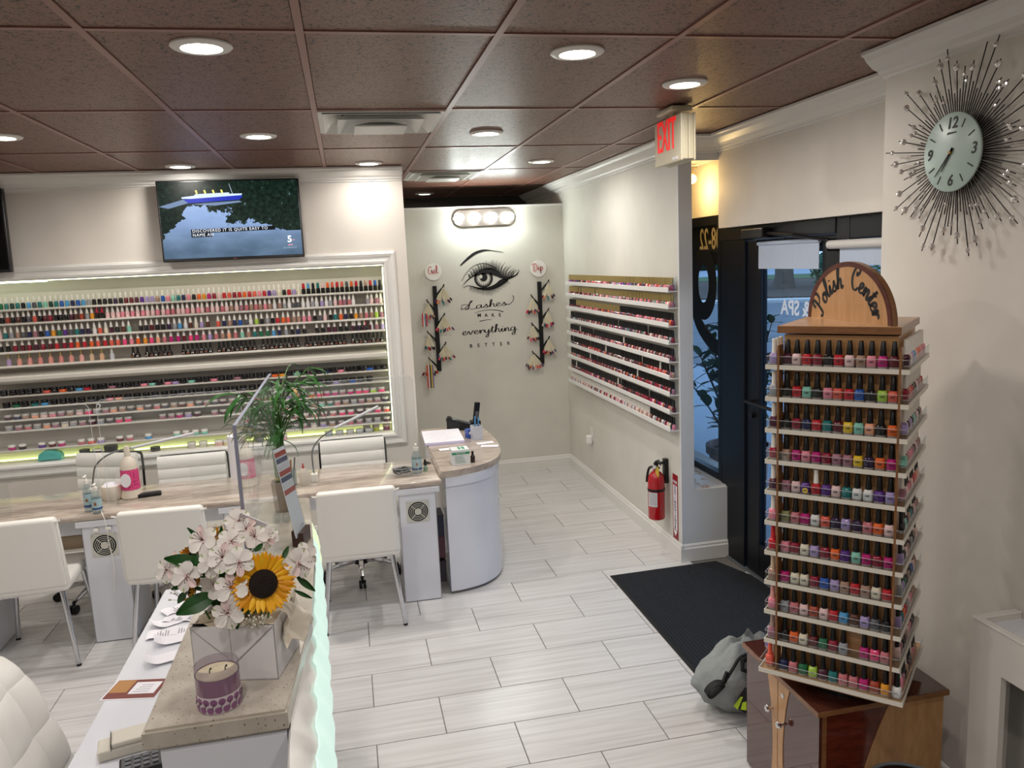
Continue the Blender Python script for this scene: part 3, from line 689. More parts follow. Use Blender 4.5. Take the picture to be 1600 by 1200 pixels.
# swatch racks: black post with slanting pegs, a ring of nail tips on every peg
TIP = glassy('clear_nail_tip', '#f0ead2', .1, .6, ('#e6dfc6', .72))
_tipm = G().box(-.0055, -.0012, -.102, .0055, .0012, 0, bev=.001, seg=1).mesh('swatch_stick', TIP)
_colm = G().box(-.0068, -.002, -.128, .0068, .002, -.1, bev=.001, seg=1).mesh('painted_tip', LAQ)
SW = ['#8e2330', '#c24b2c', '#1b1a28', '#d4566d', '#4a2a3f', '#b98a7a', '#27456a', '#d98a4a', '#6b1830', '#16161a', '#c7b6b0', '#c73c36', '#57305c', '#2f7c7a']
def swatch_rack(nm, top, bot, pegs, lab, where):
    a, b = at(*top, y=7.33), at(*bot, y=7.33)
    r = thing('swatch_rack', lab, 'rack', ((a.x+b.x)/2, 7.36, (a.z+b.z)/2), group='black swatch racks'); c = Vector(r.location)
    ob('post', G().box(-.019, -.028, b.z-c.z, .019, -.004, a.z-c.z, bev=.003), BLACKM, r)
    rr = random.Random(len(lab))
    for k, (px, fan, n, ringlab) in enumerate(pegs):
        e = at(*px, y=7.30); s_ = 1 if e.x > c.x else -1
        ob('peg', G().tube([(s_*.012, -.018, e.z-c.z-.085), (e.x-c.x, -.05, e.z-c.z), (e.x-c.x+s_*.006, -.056, e.z-c.z+.016)], [.009, .007, .006], 8), BLACKM, r)
        w_ = thing('swatch_ring', ringlab+' of the '+where, 'nail swatches', (e.x-s_*.004, 7.303, e.z-.002), group='fans of nail swatches on the '+where)
        ob('ring', G().tube([(.014*math.cos(t), 0, -.012+.014*math.sin(t)) for t in [2*PI*i/14 for i in range(15)]], .0016, 5), CHROME, w_)
        for i in range(n):
            t = (i/(n-1)-.5)*2*fan + rr.uniform(-.05, .05)
            M = T(0, -.012+.0035*i*(.6), -.016) @ Ry(t) @ Matrix.Scale(rr.uniform(1.02, 1.22), 4)
            s1 = link('swatch_stick', _tipm, w_); s1.matrix_local = M
            s2 = link('painted_tip', _colm, s1, col=SW[(k*5+i*3+rr.randrange(3)) % len(SW)])
swatch_rack('gel', (679, 447), (687, 580), [((693, 447), .55, 9, 'nail swatch fan on the topmost peg'), ((668, 471), .38, 8, 'nail swatch fan with red tips on the second peg'), ((694, 492), .6, 8, 'splayed nail swatch fan on the third peg'),
   ((669, 520), .3, 6, 'thin nail swatch fan on the fourth peg'), ((696, 537), .58, 10, 'nail swatch fan with red and orange tips on the fifth peg'), ((671, 561), .5, 9, 'nail swatch fan with bright strips on the lowest peg')],
   'black peg rack of nail swatches under the Gel sign', 'Gel rack')
swatch_rack('dip', (843, 440), (848, 569), [((857, 440), .42, 9, 'nail swatch fan on the topmost peg'), ((831, 463), .42, 9, 'nail swatch fan with violet tips on the second peg'), ((857, 484), .4, 10, 'nail swatch fan with pale blue tips on the third peg'),
   ((832, 507), .4, 8, 'nail swatch fan with orange tips on the fourth peg'), ((858, 528), .45, 9, 'nail swatch fan with pink tips on the fifth peg'), ((833, 551), .62, 10, 'widely spread nail swatch fan on the lowest peg')],
   'black peg rack of nail swatches under the Dip sign', 'Dip rack')
# strips of colour samples hung with two of the fans
for px, lab, cols in (((664, 500), 'small colour sample strip hanging from the Gel rack second peg', ['#c22a3a', '#d8d0c4', '#3b6f8a', '#c22a3a']), ((672, 588), 'bright striped colour sample cards on the lowest Gel rack peg', ['#c23a3a', '#e0cfc4', '#2a2430', '#c9b23a', '#7a6a9a'])):
    c = at(*px, y=7.30); s_ = thing('sample_strip', lab, 'colour card', (c.x, 7.285, c.z), group='hanging colour sample strips')
    for k, cc in enumerate(cols):
        h = .06 if len(cols) == 4 else .11
        ob('strip', G().box(-.028+k*.0125, -.001-.0012*k, -h, -.028+k*.0125+.011, .0-.0012*k, h), PLAIN, s_, col=cc)
# outlet with plug-in
p = at(925, 668, x=2.07)
ou = thing('wall_outlet', 'white wall outlet with a plug-in device below the rack wall', 'outlet', (2.07, p.y, .47))
ob('cover_plate', G().box(-.006, -.035, -.06, 0, .035, .06, bev=.003), W_WHITE, ou); ob('plug_in_device', G().box(-.055, -.028, -.085, -.006, .028, -.01, bev=.01), mat('device_white', '#e3e3df', .35), ou)
# fire extinguisher and its sign
RED = mat('extinguisher_red', '#a81018', .18, coat=.7)
fe = thing('fire_extinguisher', 'red fire extinguisher hung on the rack wall near the door bay', 'extinguisher', (1.985, 4.93, .235))
ob('cylinder', G().lathe([(0, .006), (.045, 0), (.056, .008), (.058, .02), (.058, .27), (.052, .305), (.035, .33), (.02, .34), (.018, .36), (0, .36)], 28), RED, fe, smooth=True)
ob('valve', G().cyl((0, 0, .355), (0, 0, .40), .017, .015, 12).cyl((-.02, -.03, .375), (.0, 0, .375), .011, seg=10), BLACK, fe, smooth=True)
ob('gauge', G().cyl((-.015, -.022, .378), (-.025, -.036, .378), .013, seg=14), CHROME, fe)
ob('lever', G().tube([(0, .0, .405), (.0, -.05, .425), (.0, -.085, .40)], [.008, .007, .005], 6).tube([(0, .0, .38), (0, -.06, .375)], .006, 6), BLACK, fe)
ob('hose', G().tube(catmull([(-.015, .0, .37), (-.04, .02, .36), (-.052, .03, .30), (-.055, .03, .26)], 4), .009, 8), BLACK, fe, smooth=True)
ob('pull_tag', G().box(-.025, -.05, .31, -.022, -.02, .38, M=Rz(.4)), mat('yellow_tag', '#c9ae3c', .6), fe)
ob('strap', G().lathe([(.0585, .205), (.0605, .205), (.0605, .222), (.0585, .222)], 28), BLACK, fe)
g = G(); LB = mat('extinguisher_label', '#c9c8cb', .5)
for k in range(10):
    a0 = PI*1.0+.1+k*.12; P = [[(.0588*math.cos(a0+d), .0588*math.sin(a0+d), z) for d in (0, .12)] for z in (.10, .20)]; g.sheet(P)
ob('label', g, LB, fe)
g = G()
for k in range(9):
    for q in range(5):
        a0 = PI+.2+q*.2; rr_ = .0592; zz = .115+k*.009; g.sheet([[(rr_*math.cos(a0+d), rr_*math.sin(a0+d), zz+e) for d in (0, .12 if (k+q) % 3 else .06)] for e in (0, .003)])
ob('label_print', g, INK, fe)
ob('wall_bracket', G().box(.055, -.02, .25, .085, .02, .42, bev=.003).box(.01, -.012, .385, .075, .012, .40, bev=.003), BLACK, fe)
SR = mat('sign_red', '#8e1722', .5)
es = thing('extinguisher_sign', 'narrow red and white fire extinguisher sign by the rack wall corner', 'sign', (2.07, 4.80, .35))
ob('plate', G().box(-.003, -.04, -.225, -.0006, .04, .225), SR, es); ob('white_panel', G().box(-.0036, -.03, -.16, -.003, .03, .15), PAPER, es)
M0 = facing(Vector((-.0042, 0, 0)), (0, -1, 0))
for k, ch in enumerate('EXTINGUISHER'):
    o = link('letter', text_mesh(ch, .030, INK, 'CENTER', .0002, bold=.001), es); o.matrix_local = M0 @ T(0, .135-k*.0255, 0) @ Matrix.Diagonal((1.3, 1, 1, 1))
for k, ch in enumerate('FIRE'):
    o = link('letter', text_mesh(ch, .026, PAPER, 'CENTER', .0002, bold=.001), es); o.matrix_local = M0 @ T(-.024+k*.016, .172, 0)
o = ob('arrow', G().prism([(-.03, .03), (.03, .03), (0, -.01)], 0, .0006, M0 @ T(0, -.195, 0)), PAPER, es)
# sunburst clock
ck = thing('sunburst_clock', 'sunburst wall clock with pale face and crystal-tipped black spokes', 'clock', (2.05, at(1486, 238, x=1.99).y, at(1486, 238, x=1.99).z))
CM = facing(Vector((0, 0, 0)), (0, -1, 0))   # local z points from the wall into the room
FACE = mat('clock_face_glass', '#adc0b9', .35)
ob('face', G().lathe([(0, .05), (.124, .05), (.127, .053), (.127, .058), (.124, .060), (0, .060)], 48, CM), FACE, ck, smooth=True)
ob('hub_disc', G().lathe([(0, 0), (.07, 0), (.085, .02), (.09, .035), (.115, .047), (0, .047)], 32, CM), BLACKM, ck, smooth=True)
WIRE = mat('clock_wire_black', '#171314', .4, .5); CRY = mat('crystal', '#e2dedb', .12, .6)
rc = random.Random(9); CRYM = {}
for r_ in (.0135, .0125, .0105, .009, .008, .007):
    CRYM[r_] = G().sph((0, 0, 0), r_, 8, 5, sc=(1, 1, .7)).mesh('crystal', CRY)
for k in range(100):
    a = 2*PI*k/100+rc.uniform(-.012, .012); ln = [.325, .20, .26, .215, .35, .19, .28, .21, .305, .235][(k*3) % 10]+rc.uniform(-.012, .012)
    s_ = ob('spoke', G().cyl((0.10*math.cos(a), .10*math.sin(a), .035), (ln*math.cos(a), ln*math.sin(a), .035), .0019, seg=5), WIRE, ck); s_.matrix_local = CM
    if (k*3) % 10 in (0, 4, 6, 8, 2, 9, 3) and rc.random() < .95:
        rr_ = {0: .0135, 4: .009, 6: .0105, 8: .0125, 2: .008, 9: .008, 3: .007}[(k*3) % 10]; q = ln-rc.uniform(.012, .04)
        o = link('crystal', CRYM[rr_], s_, (q*math.cos(a), q*math.sin(a), .037))
for txt, a, rr_ in (('12', PI/2, .092), ('3', 0, .098), ('6', -PI/2, .092), ('9', PI, .098)):
    o = link('numeral', text_mesh(txt, .050, INK, 'CENTER', .0004, .18, 1, .0008), ck); o.matrix_local = CM @ T(rr_*math.cos(a), rr_*math.sin(a), .0608)
for k in range(12):
    if k % 3:
        a = PI/2-2*PI*k/12; o = ob('hour_mark', G().box(.085, -.002, .0602, .113, .002, .0612, M=Rz(a)), INK, ck); o.matrix_local = CM
for ln, wd_, a in ((.07, .005, -2.15), (.10, .0035, -2.32)):
    o = ob('hand', G().prism([(-.015, -wd_), (ln, -.001), (ln, .001), (-.015, wd_)], .0625, .064, Rz(a)), INK, ck); o.matrix_local = CM
o = ob('pivot', G().lathe([(0, .060), (.006, .060), (.005, .068), (0, .068)], 12), mat('brass_pivot', '#8b6f3a', .3, .9), ck); o.matrix_local = CM
o = ob('dial_mark', G().prism([(-.022, -.004), (.018, -.002), (.022, .002), (-.018, .003)], .0602, .0608, T(0, .062, 0)), INK, ck); o.matrix_local = CM
# ================================================================ TELEVISIONS
def scr(name, col, es=1.):
    m = mat(name, '#000000', .5, emit=col, es=es, spec=.15); return m
SCRW = scr('screen_water', '#000000'); _n, _l, _b = nodes(SCRW)
_tc = _n.new('ShaderNodeTexCoord'); _sp = _n.new('ShaderNodeSeparateXYZ'); _l.new(_tc.outputs['Object'], _sp.inputs[0])
_mr = _n.new('ShaderNodeMapRange'); _l.new(_sp.outputs[2], _mr.inputs[0]); _mr.inputs[1].default_value = -.26; _mr.inputs[2].default_value = .26
_wat = ramp(SCRW, _mr.outputs[0], [(0, '#3d5266'), (.22, '#546a82'), (.42, '#7d95bd'), (.55, '#8fa9d6'), (1, '#9fb6dd')])
_nz = noise(SCRW, coords(SCRW, 'Object', (1, 1, 2.2)), 5, 5); _wat = mixc(SCRW, .25, _wat, ramp(SCRW, _nz, [(.35, '#3f5568'), (.65, '#8199b8')]))
# reflected trees: dark where height exceeds a ragged limit that drops towards the right-hand part of the picture
_n2 = noise(SCRW, coords(SCRW, 'Object', (1, 1, 1)), 16, 6, .65)
_n3 = noise(SCRW, coords(SCRW, 'Object', (1, 1, 1)), 3.5, 2)
def mth(op, a, b):
    x = _n.new('ShaderNodeMath'); x.operation = op
    for i, v in enumerate((a, b)):
        if hasattr(v, 'is_output'): _l.new(v, x.inputs[i])
        else: x.inputs[i].default_value = v
    return x.outputs[0]
_lim = mth('ADD', _sp.outputs[2], mth('MULTIPLY', mth('SUBTRACT', _n2, .5), .34)); _lim = mth('ADD', _lim, mth('MULTIPLY', mth('SUBTRACT', _n3, .5), .28))
_x = mth('ABSOLUTE', mth('ADD', _sp.outputs[0], .20), 0); _lim = mth('ADD', _lim, mth('MULTIPLY', mth('SUBTRACT', _x, .13), .28)); _lim = mth('MINIMUM', _lim, mth('ADD', _sp.outputs[2], .12))
_low = mth('ADD', mth('MULTIPLY', mth('SUBTRACT', _n2, .5), .16), mth('ADD', mth('MULTIPLY', mth('ABSOLUTE', mth('SUBTRACT', _sp.outputs[2], .02), 0), -1), mth('MULTIPLY', _sp.outputs[0], -.9)))
_tree = mth('MAXIMUM', mth('GREATER_THAN', _lim, .035), mth('GREATER_THAN', _low, .27))
_n4 = noise(SCRW, coords(SCRW, 'Object', (1, 1, 1)), 34, 4, .7); _leaf = ramp(SCRW, _n4, [(.4, '#06120f'), (.6, '#16281f'), (.68, '#2c3f33'), (.72, '#8fa6c8')])
_l.new(mixc(SCRW, _tree, _wat, _leaf), _b.inputs['Emission Color'])
BZ = mat('tv_bezel', '#17171a', .25)
tv = thing('television', 'wide television showing a blue and white boat, above the shelving wall', 'television', (-.727, 5.86, 2.40))
tv.rotation_euler = (math.radians(-3), 0, math.radians(1.0))
ob('housing', G().box(-.468, -.03, -.272, .468, .015, .272, bev=.006), BZ, tv)
ob('screen', G().box(-.456, -.0318, -.252, .456, -.0302, .262), SCRW, tv)
ob('wall_mount', G().box(-.12, .015, -.1, .12, .075, .1), BLACK, tv)
FM = facing(Vector((0, -.0322, 0)), (1, 0, 0))
def flat(name, polys, m_, z=0., lab=None):
    g = G()
    for p in polys: g.b.faces.new([g.b.verts.new((x, y, z)) for x, y in p])
    o = ob(name, g, m_, tv); o.matrix_local = FM; return o
flat('boat_hull', [[(-.30, .145), (-.28, .118), (.06, .135), (.085, .155), (.08, .165), (-.25, .148)]], scr('boat_blue', '#1d2ea6'), .0001)
flat('boat_deck', [[(-.31, .150), (-.25, .148), (.08, .165), (.085, .176), (.0, .176), (-.0, .185), (-.22, .178), (-.23, .168), (-.31, .16)]], scr('boat_white', '#c3d3ee'), .0002)
flat('boat_funnel', [[(x, .180), (x+.011, .181), (x+.006, .205), (x-.006, .204)] for x in (-.215, -.16, -.105, -.05)], scr('boat_yellow', '#e6de6b'), .0003)
flat('boat_mast', [[(.02, .176), (.023, .176), (.004, .245), (.002, .245)]], scr('boat_white', '#c3d3ee'), .0003)
flat('boat_wake', [[(-.46, .10), (-.30, .145), (-.27, .12), (-.40, .085)], [(-.25, .112), (.06, .128), (.08, .118), (-.1, .098)]], scr('boat_wake', '#7d94b6', .7), .0001)
flat('caption_backing', [[(-.27, -.085), (.285, -.077), (.285, -.050), (-.27, -.058)], [(-.27, -.112), (-.135, -.110), (-.135, -.084), (-.27, -.086)]], scr('caption_black', '#05070a'), .0004)
CAPT = scr('caption_white', '#e8eef8', 1.0)
o = link('caption_lettering', text_mesh('DISCOVERED IT IS QUITE EASY TO', .0275, CAPT, 'LEFT', .0, 0, 1.18), tv); o.matrix_local = FM @ T(-.262, -.071, .0008) @ Rz(.0145)
o = link('caption_lettering', text_mesh('NAME AN', .0275, CAPT, 'LEFT', .0, 0, 1.18), tv); o.matrix_local = FM @ T(-.262, -.098, .0008) @ Rz(.0145)
o = link('station_mark', text_mesh('5', .062, CAPT, 'CENTER', 0, 0, 1, .002), tv); o.matrix_local = FM @ T(.375, -.147, .0008)
flat('station_bar', [[(.362, -.190), (.394, -.189), (.394, -.181), (.362, -.182)], [(.39, -.155), (.41, -.154), (.41, -.149), (.39, -.15)]], scr('station_pink', '#c58a98'), .0006)
o = link('caption_lettering', text_mesh('#COMMUNITY', .014, scr('caption_grey', '#93a3b8'), 'CENTER', 0), tv); o.matrix_local = FM @ T(.375, -.205, .0008)
ob('maker_mark', G().box(-.008, -.0312, -.2665, .012, -.0305, -.2605), mat('maker_mark_red', '#7d3036', .5), tv)
t2 = thing('television', 'switched-off television cut by the frame edge, beside the lit one', 'television', (-2.62, 5.86, 2.38)); t2.rotation_euler = (math.radians(-3), 0, 0)
ob('housing', G().box(-.485, -.03, -.272, .485, .015, .272, bev=.006), BZ, t2); ob('screen', G().box(-.472, -.0318, -.252, .472, -.0302, .26), mat('dark_screen', '#07080a', .1), t2)
ob('wall_mount', G().box(-.12, .015, -.1, .12, .075, .1), BLACK, t2)

# ================================================================ LIT SHELVING IN THE LONG WALL
cs = thing('display_shelving', 'lit white wall shelving full of gel polish and powder jars', 'shelving', (0, WY, 0))
def frame_run(name, x0, z0, x1, z1, nx, nz):
    """mitred picture-frame moulding; (nx,nz) points from the opening outwards"""
    prof = [(0, 0), (0, .016), (.012, .03), (.026, .032), (.030, .022), (.055, .018), (.06, .026), (.078, .030), (.092, .022), (.096, 0)]
    g = G(); d = Vector((x1-x0, 0, z1-z0)).normalized(); A = []; B = []
    for o_, h in prof:
        A.append(g.b.verts.new((x0+nx*o_-d.x*o_, -h, z0+nz*o_-d.z*o_))); B.append(g.b.verts.new((x1+nx*o_+d.x*o_, -h, z1+nz*o_+d.z*o_)))
    n = len(prof); g.b.faces.new(A); g.b.faces.new(B[::-1])
    for k in range(n): g.b.faces.new((A[k], A[(k+1) % n], B[(k+1) % n], B[k]))
    ob(name, g, W_WHITE, cs)
frame_run('frame_molding', RX0, RZ1, RX1, RZ1, 0, 1); frame_run('frame_molding', RX0, RZ0, RX1, RZ0, 0, -1); frame_run('frame_molding', RX1, RZ1, RX1, RZ0, 1, 0)
LEDG = mat('led_strip_glow', '#ffffff', .5, emit='#f4ffd2', es=5); LEDW = mat('led_strip_bright', '#ffffff', .5, emit='#eaffdc', es=4)
ob('led_strip', G().box(RX0, .014, RZ1-.005, RX1, .022, RZ1-.001), LEDG, cs); ob('led_strip', G().box(RX1-.005, .014, RZ0+.01, RX1-.001, .022, RZ1-.02), LEDG, cs)
ob('led_strip', G().box(-2.9, .012, RZ1-.012, -1.98, .024, RZ1-.0055), LEDW, cs); ob('led_strip', G().box(RX0, .14, RZ0+.001, RX1-.02, .165, RZ0+.006), mat('led_strip_floor', '#ffffff', .5, emit='#ecff9c', es=2.0), cs)
SHW = mat('shelf_white', '#cfcbc2', .4)
def shelf(z, d0, d1, th, x0=RX0, x1=RX1-.012, lip=0.):
    g = G().box(x0, d0, z-th, x1, d1, z, bev=.002, seg=1)
    if lip: g.box(x0, d0-.004, z-th, x1, d0, z+lip, bev=.001, seg=1)
    ob('shelf', g, SHW, cs)
BZs = [1.862, 1.767, 1.662, 1.572, 1.475]
for k, z in enumerate(BZs): shelf(z, .018, .17, .014)
# the stepped ledge between the bottles and the jars
ob('ledge', G().prism([(.0, 1.365), (-.012, 1.375), (-.012, 1.398), (.0, 1.40), (.04, 1.405), (.17, 1.43), (.17, 1.35), (.03, 1.35)], RX0, RX1-.012, Matrix(((0, 0, 1, 0), (1, 0, 0, 0), (0, 1, 0, 0), (0, 0, 0, 1)))), SHW, cs)
JZ = [1.268, 1.183, 1.097, 1.020]; XM = -.78
for z in JZ: shelf(z, .03, .17, .012)
shelf(.883, .03, .17, .012, RX0, XM); shelf(.942, .03, .17, .012, XM, RX1-.012); shelf(.865, .03, .17, .012, XM, RX1-.012)
ob('divider', G().box(XM-.008, .05, .79, XM+.008, .17, 1.01), SHW, cs)

# ---- palette
PAL = dict(k=('black', '#141216'), n=('navy', '#1d2350'), b=('blue', '#2459b0'), B=('sky blue', '#4d9bd0'), t=('teal', '#1d7474'), m=('mint green', '#86c9b4'), g=('green', '#1e6a46'), G=('dark green', '#123a31'), l=('lime', '#a9cf4c'),
  r=('red', '#c01f2c'), R=('crimson', '#8e1430'), c=('coral', '#e0614f'), o=('orange', '#e8672a'), O=('amber', '#e89b2a'), y=('yellow', '#ecc22c'), p=('pink', '#e88a9c'), P=('pale pink', '#edc8c6'), h=('hot pink', '#f0467f'), M=('magenta', '#bc1b74'),
  v=('violet', '#5a2a86'), V=('dark purple', '#301a3f'), w=('lavender', '#a895c8'), x=('mauve', '#a5707f'), u=('plum', '#4b1830'), q=('maroon', '#5f1220'), e=('ivory', '#e6dcc6'), W=('white', '#e5e3e2'), s=('silver grey', '#9a9ca2'), S=('grey', '#55555c'),
  T=('taupe', '#a98674'), n2=('', ''), d=('brown', '#5b3226'), a=('peach', '#efa685'), f=('rose', '#c8737b'), j=('khaki', '#8d8a5e'), z=('rust', '#a8432c'))
def ordn(n): return '%d%s' % (n, 'th' if 10 <= n % 100 <= 20 else {1: 'st', 2: 'nd', 3: 'rd'}.get(n % 10, 'th'))
ROWN = ['top', 'second', 'third', 'fourth', 'fifth', 'sixth', 'seventh', 'eighth', 'ninth', 'tenth', 'bottom']
# bottle shapes (small copies: glass body is the thing, the cap its part)
def body_mesh(prof, seg=10, sq=0.): return G().lathe(prof, seg, sq=sq).mesh('bottle_glass', LAQ, True)
BODY_A = body_mesh([(0, 0), (.012, 0), (.0142, .003), (.0142, .033), (.010, .040), (.007, .042), (0, .042)])
CAP_A = G().lathe([(0, .040), (.0088, .040), (.0080, .076), (.006, .079), (0, .079)], 10).mesh('cap', CAPWHT, True)
CAP_C = G().lathe([(0, .038), (.0105, .038), (.0095, .05), (.0052, .078), (.003, .082), (0, .082)], 10).mesh('cap', CAPWHT, True)
CAP_I = G().lathe([(0, 0), (.0142, 0), (.0142, .036), (.009, .040), (0, .040)], 10).mesh('cap', CAPBLK, True)
BODY_I = body_mesh([(0, .039), (.0095, .040), (.0115, .05), (.0105, .072), (.007, .078), (0, .08)])
BODY_D = body_mesh([(0, 0), (.0165, 0), (.0185, .004), (.0175, .022), (.009, .040), (.007, .044), (0, .044)])
CAP_D = G().lathe([(0, .042), (.0085, .042), (.0055, .076), (.0045, .079), (0, .079)], 10).mesh('cap', CAPBLK, True)
CAP_G = G().lathe([(0, .048), (.0075, .048), (.0068, .083), (.005, .086), (0, .086)], 10).mesh('cap', CAPGLD, True)
BODY_G = body_mesh([(0, 0), (.0145, 0), (.0165, .004), (.0160, .034), (.010, .046), (.007, .05), (0, .05)])
CAP_RED = CAP_C.copy(); CAP_RED.materials.clear(); CAP_RED.materials.append(CAPCOL)
LABELM = G().box(-.0075, -.0172, .008, .0075, -.0155, .018).mesh('label', LAQ)
def wall_bottle(name, body, cap, x, z, col, lab, grp, capcol=None, dy=.055):
    o = link(name, body, None, (x, WY+dy, z), (0, 0, random.uniform(-.2, .2)), col); tag(o, lab, 'polish bottle', grp)
    link('cap', cap, o, col=capcol); return o
def row_x(n, x0=-2.335, x1=.258): return [x0+(x1-x0)*i/(n-1) for i in range(n)]
END = 'from lash wall'
def fill(row, codes, name, body, cap, desc, shelfword):
    n = len(codes); xs = row_x(n)
    for i, ch in enumerate(codes):
        if ch == ' ': continue
        pos = n-i; cn, hx = PAL[ch]; z = BZs[row]+.0005
        wall_bottle(name, body, cap, xs[i]+random.uniform(-.003, .003), z, hx, '%s %s, %s %s, %s shelf' % (cn, desc, ordn(pos), END, shelfword), 'bottles on the %s shelf of the lit wall' % shelfword)
r1 = 'mgtGtGBStmGtbbnbbBknkVuVquuvwbbPbpttnpnoOMrPrcRroRcrvvWkrpPe'
r1 = 'mgtGtkBStmGtbBnbBskkkkVkqquvwwTbpmtnpkoOMRPrcRrorcprvwekrwe'
n_inv = 17
inv = 'rBktPocrcSorkTrbk'
xs = row_x(len(r1)+n_inv)
for i, ch in enumerate(r1):
    cn, hx = PAL[ch]; pos = len(r1)+n_inv-i
    wall_bottle('round_cap_bottle', BODY_A, CAP_A, xs[i], BZs[0], hx, '%s gel bottle with round white cap, %s %s, top shelf' % (cn, ordn(pos), END), 'bottles on the top shelf of the lit wall')
for i, ch in enumerate(inv):
    cn, hx = PAL[ch]; pos = n_inv-i
    wall_bottle('upturned_bottle', BODY_I, CAP_I, xs[len(r1)+i], BZs[0], hx, '%s bottle upturned on its black cap, %s %s, top shelf' % (cn, ordn(pos), END), 'upturned bottles on the top shelf')
r2 = 'kkzkdkSckqRkkkudzsOqk' + 'PPPpPpPpPPpPpfPPpPpPfPPfPTPxfTfTpTWTsWSSWWsWwWsPfxfW  sPxP'
fill(1, r2[:19]+'  '+r2[21:], 'cone_cap_bottle', BODY_A, CAP_C, 'gel bottle with pointed white cap', 'second')
n = len(r2); xs = row_x(n)
for i in (19, 20): wall_bottle('cone_cap_bottle', BODY_A, CAP_RED, xs[i], BZs[1], '#1a1214', 'dark gel bottle with pointed red cap, %s %s, second shelf' % (ordn(n-i), END), 'bottles on the second shelf of the lit wall', '#b8203c')
r3 = 'PtsTSnxkbOgvStnVWceukdm kkqkkVsBWdewd cnTnbSWlkskrocTTppkSPktonkOTfTlx'
fill(2, r3, 'cone_cap_bottle', BODY_A, CAP_C, 'gel bottle with pointed white cap', 'third')
r4 = 'kkRqRuRqrRrorocrcchpoOhafMMqhMpwfTafmTtggBnsknk kkuukkuVuqxw'
fill(3, r4, 'cone_cap_bottle', BODY_A, CAP_C, 'gel bottle with pointed white cap', 'fourth')
for i, (x, cap_, cc, hx, nm) in enumerate(((-.115+.165, CAP_C, None, '#17151a', 'black'), (-.075+.165, CAP_C, None, '#17151a', 'black'), (-.035+.165, CAP_RED, '#b02430', '#17151a', 'black'), (.175, CAP_C, None, '#c9cbd6', 'silver'))):
    wall_bottle('cone_cap_bottle', BODY_A, cap_, x, BZs[3], hx, '%s gel bottle, %s of the four at the lash wall end, fourth shelf%s' % (nm, ordn(4-i), ', red cap' if cc else ''), 'bottles on the fourth shelf of the lit wall', cc)
for i in range(11):
    hx = ['#b9a0c8', '#e4a190', '#e49c94', '#dd9088', '#e39a90', '#d98c84', '#e29c92', '#e3a8a0', '#d8b89a', '#dcb090', '#c9ccd2'][i]
    wall_bottle('gold_cap_bottle', BODY_G, CAP_G if i < 10 else CAP_A, -2.30+i*.066, BZs[4], hx, ['lilac', 'peach', 'peach', 'rosy', 'peach', 'rosy', 'peach', 'pink', 'beige', 'tan', 'clear'][i]+' round bottle with %s cap, %s from the black cone bottles, fifth shelf' % ('gold' if i < 10 else 'white', ordn(11-i)), 'gold capped bottles on the fifth shelf')
k5 = 'bb bbbbbb  bbbbbbb bbbbbbbbb bbbbbbbbb bbbbbbbbbb bbbbbbbb'
n = len(k5); xs = row_x(n, -1.50, .245)
for i, ch in enumerate(k5):
    if ch != 'b': continue
    o = wall_bottle('dropper_bottle', BODY_D, CAP_D, xs[i], BZs[4], '#16110f', 'black cone-capped bottle with a small label, %s %s, fifth shelf' % (ordn(n-i), END), 'black cone bottles on the fifth shelf')
    o.scale = (.98, .98, 1); link('label', LABELM, o, col=['#b5684a', '#c9a898', '#8d4a38', '#d8cfc8'][(i*7) % 4])
# ---- powder jars
JB = G().lathe([(0, 0), (.022, 0), (.0245, .004), (.0245, .018), (.022, .021), (0, .021)], 14).mesh('jar_body', LAQ, True)
def lidm(name, m_): return G().lathe([(0, .0205), (.0238, .0205), (.0242, .022), (.0242, .035), (.0225, .037), (0, .037)], 14).mesh(name, m_, True)
LIDK, LIDW, LIDC = lidm('lid', CAPBLK), lidm('lid', CAPWHT), lidm('lid', mat('frosted_lid', '#c2bdb8', .2, coat=.5))
def jars(z, xs, codes, lid, liddesc, shelfword):
    n = len(xs)
    for i, (x, ch) in enumerate(zip(xs, codes)):
        if ch == ' ': continue
        cn, hx = PAL[ch]
        o = link('powder_jar', JB, None, (x+random.uniform(-.003, .003), WY+.062, z+.0005), (0, 0, random.uniform(0, 6)), hx)
        tag(o, '%s powder jar with %s lid, %s %s, %s jar shelf' % (cn, liddesc, ordn(n-i), END, shelfword), 'powder jar', 'jars on the %s jar shelf' % shelfword); link('lid', lid, o)
def rx(n, x0=-2.36, x1=.245): return [x0+(x1-x0)*i/(n-1) for i in range(n)]
c1 = 'kkkkkckokBrkkxkkkpmkpwkmkkpkkxkkkkoOkmkuknkpkkkbkk'
jars(JZ[0], rx(len(c1)), c1, LIDK, 'black', 'top')
c2 = 'kgktBkkkkSkpaSkkSkkSkSkSkkSkSkoSkSkSkwSbSk'
jars(JZ[1], rx(len(c2), -2.36, .13), c2, LIDK, 'black', 'second')
c3 = 'unTaPpxTPhsxaTSaSfSTdaSxSuxSSTTlewcSohMMxMhhlhh'[:46]
jars(JZ[2], rx(len(c3), -2.36, .215), c3, LIDC, 'frosted', 'third')
c4 = 'sxfsaxesxusShh   xxMwu xu  PpPcaaewTmtfTsxTxV'
jars(JZ[3], rx(len(c4), -2.36, .24), c4, LIDC, 'frosted', 'fourth')
c5 = 'Mk vqM fcw qf B  mfmm'
jars(.883, rx(len(c5), -2.36, -1.08), c5, LIDW, 'white', 'short low')
c5b = 'tqfTfxfhhuxhc'; jars(.942, rx(len(c5b), -.56, .245), c5b, LIDW, 'white', 'fifth')
c6 = 'sxewTxfxssu'; jars(.865, rx(len(c6), -.44, .24), c6, LIDC, 'frosted', 'sixth')
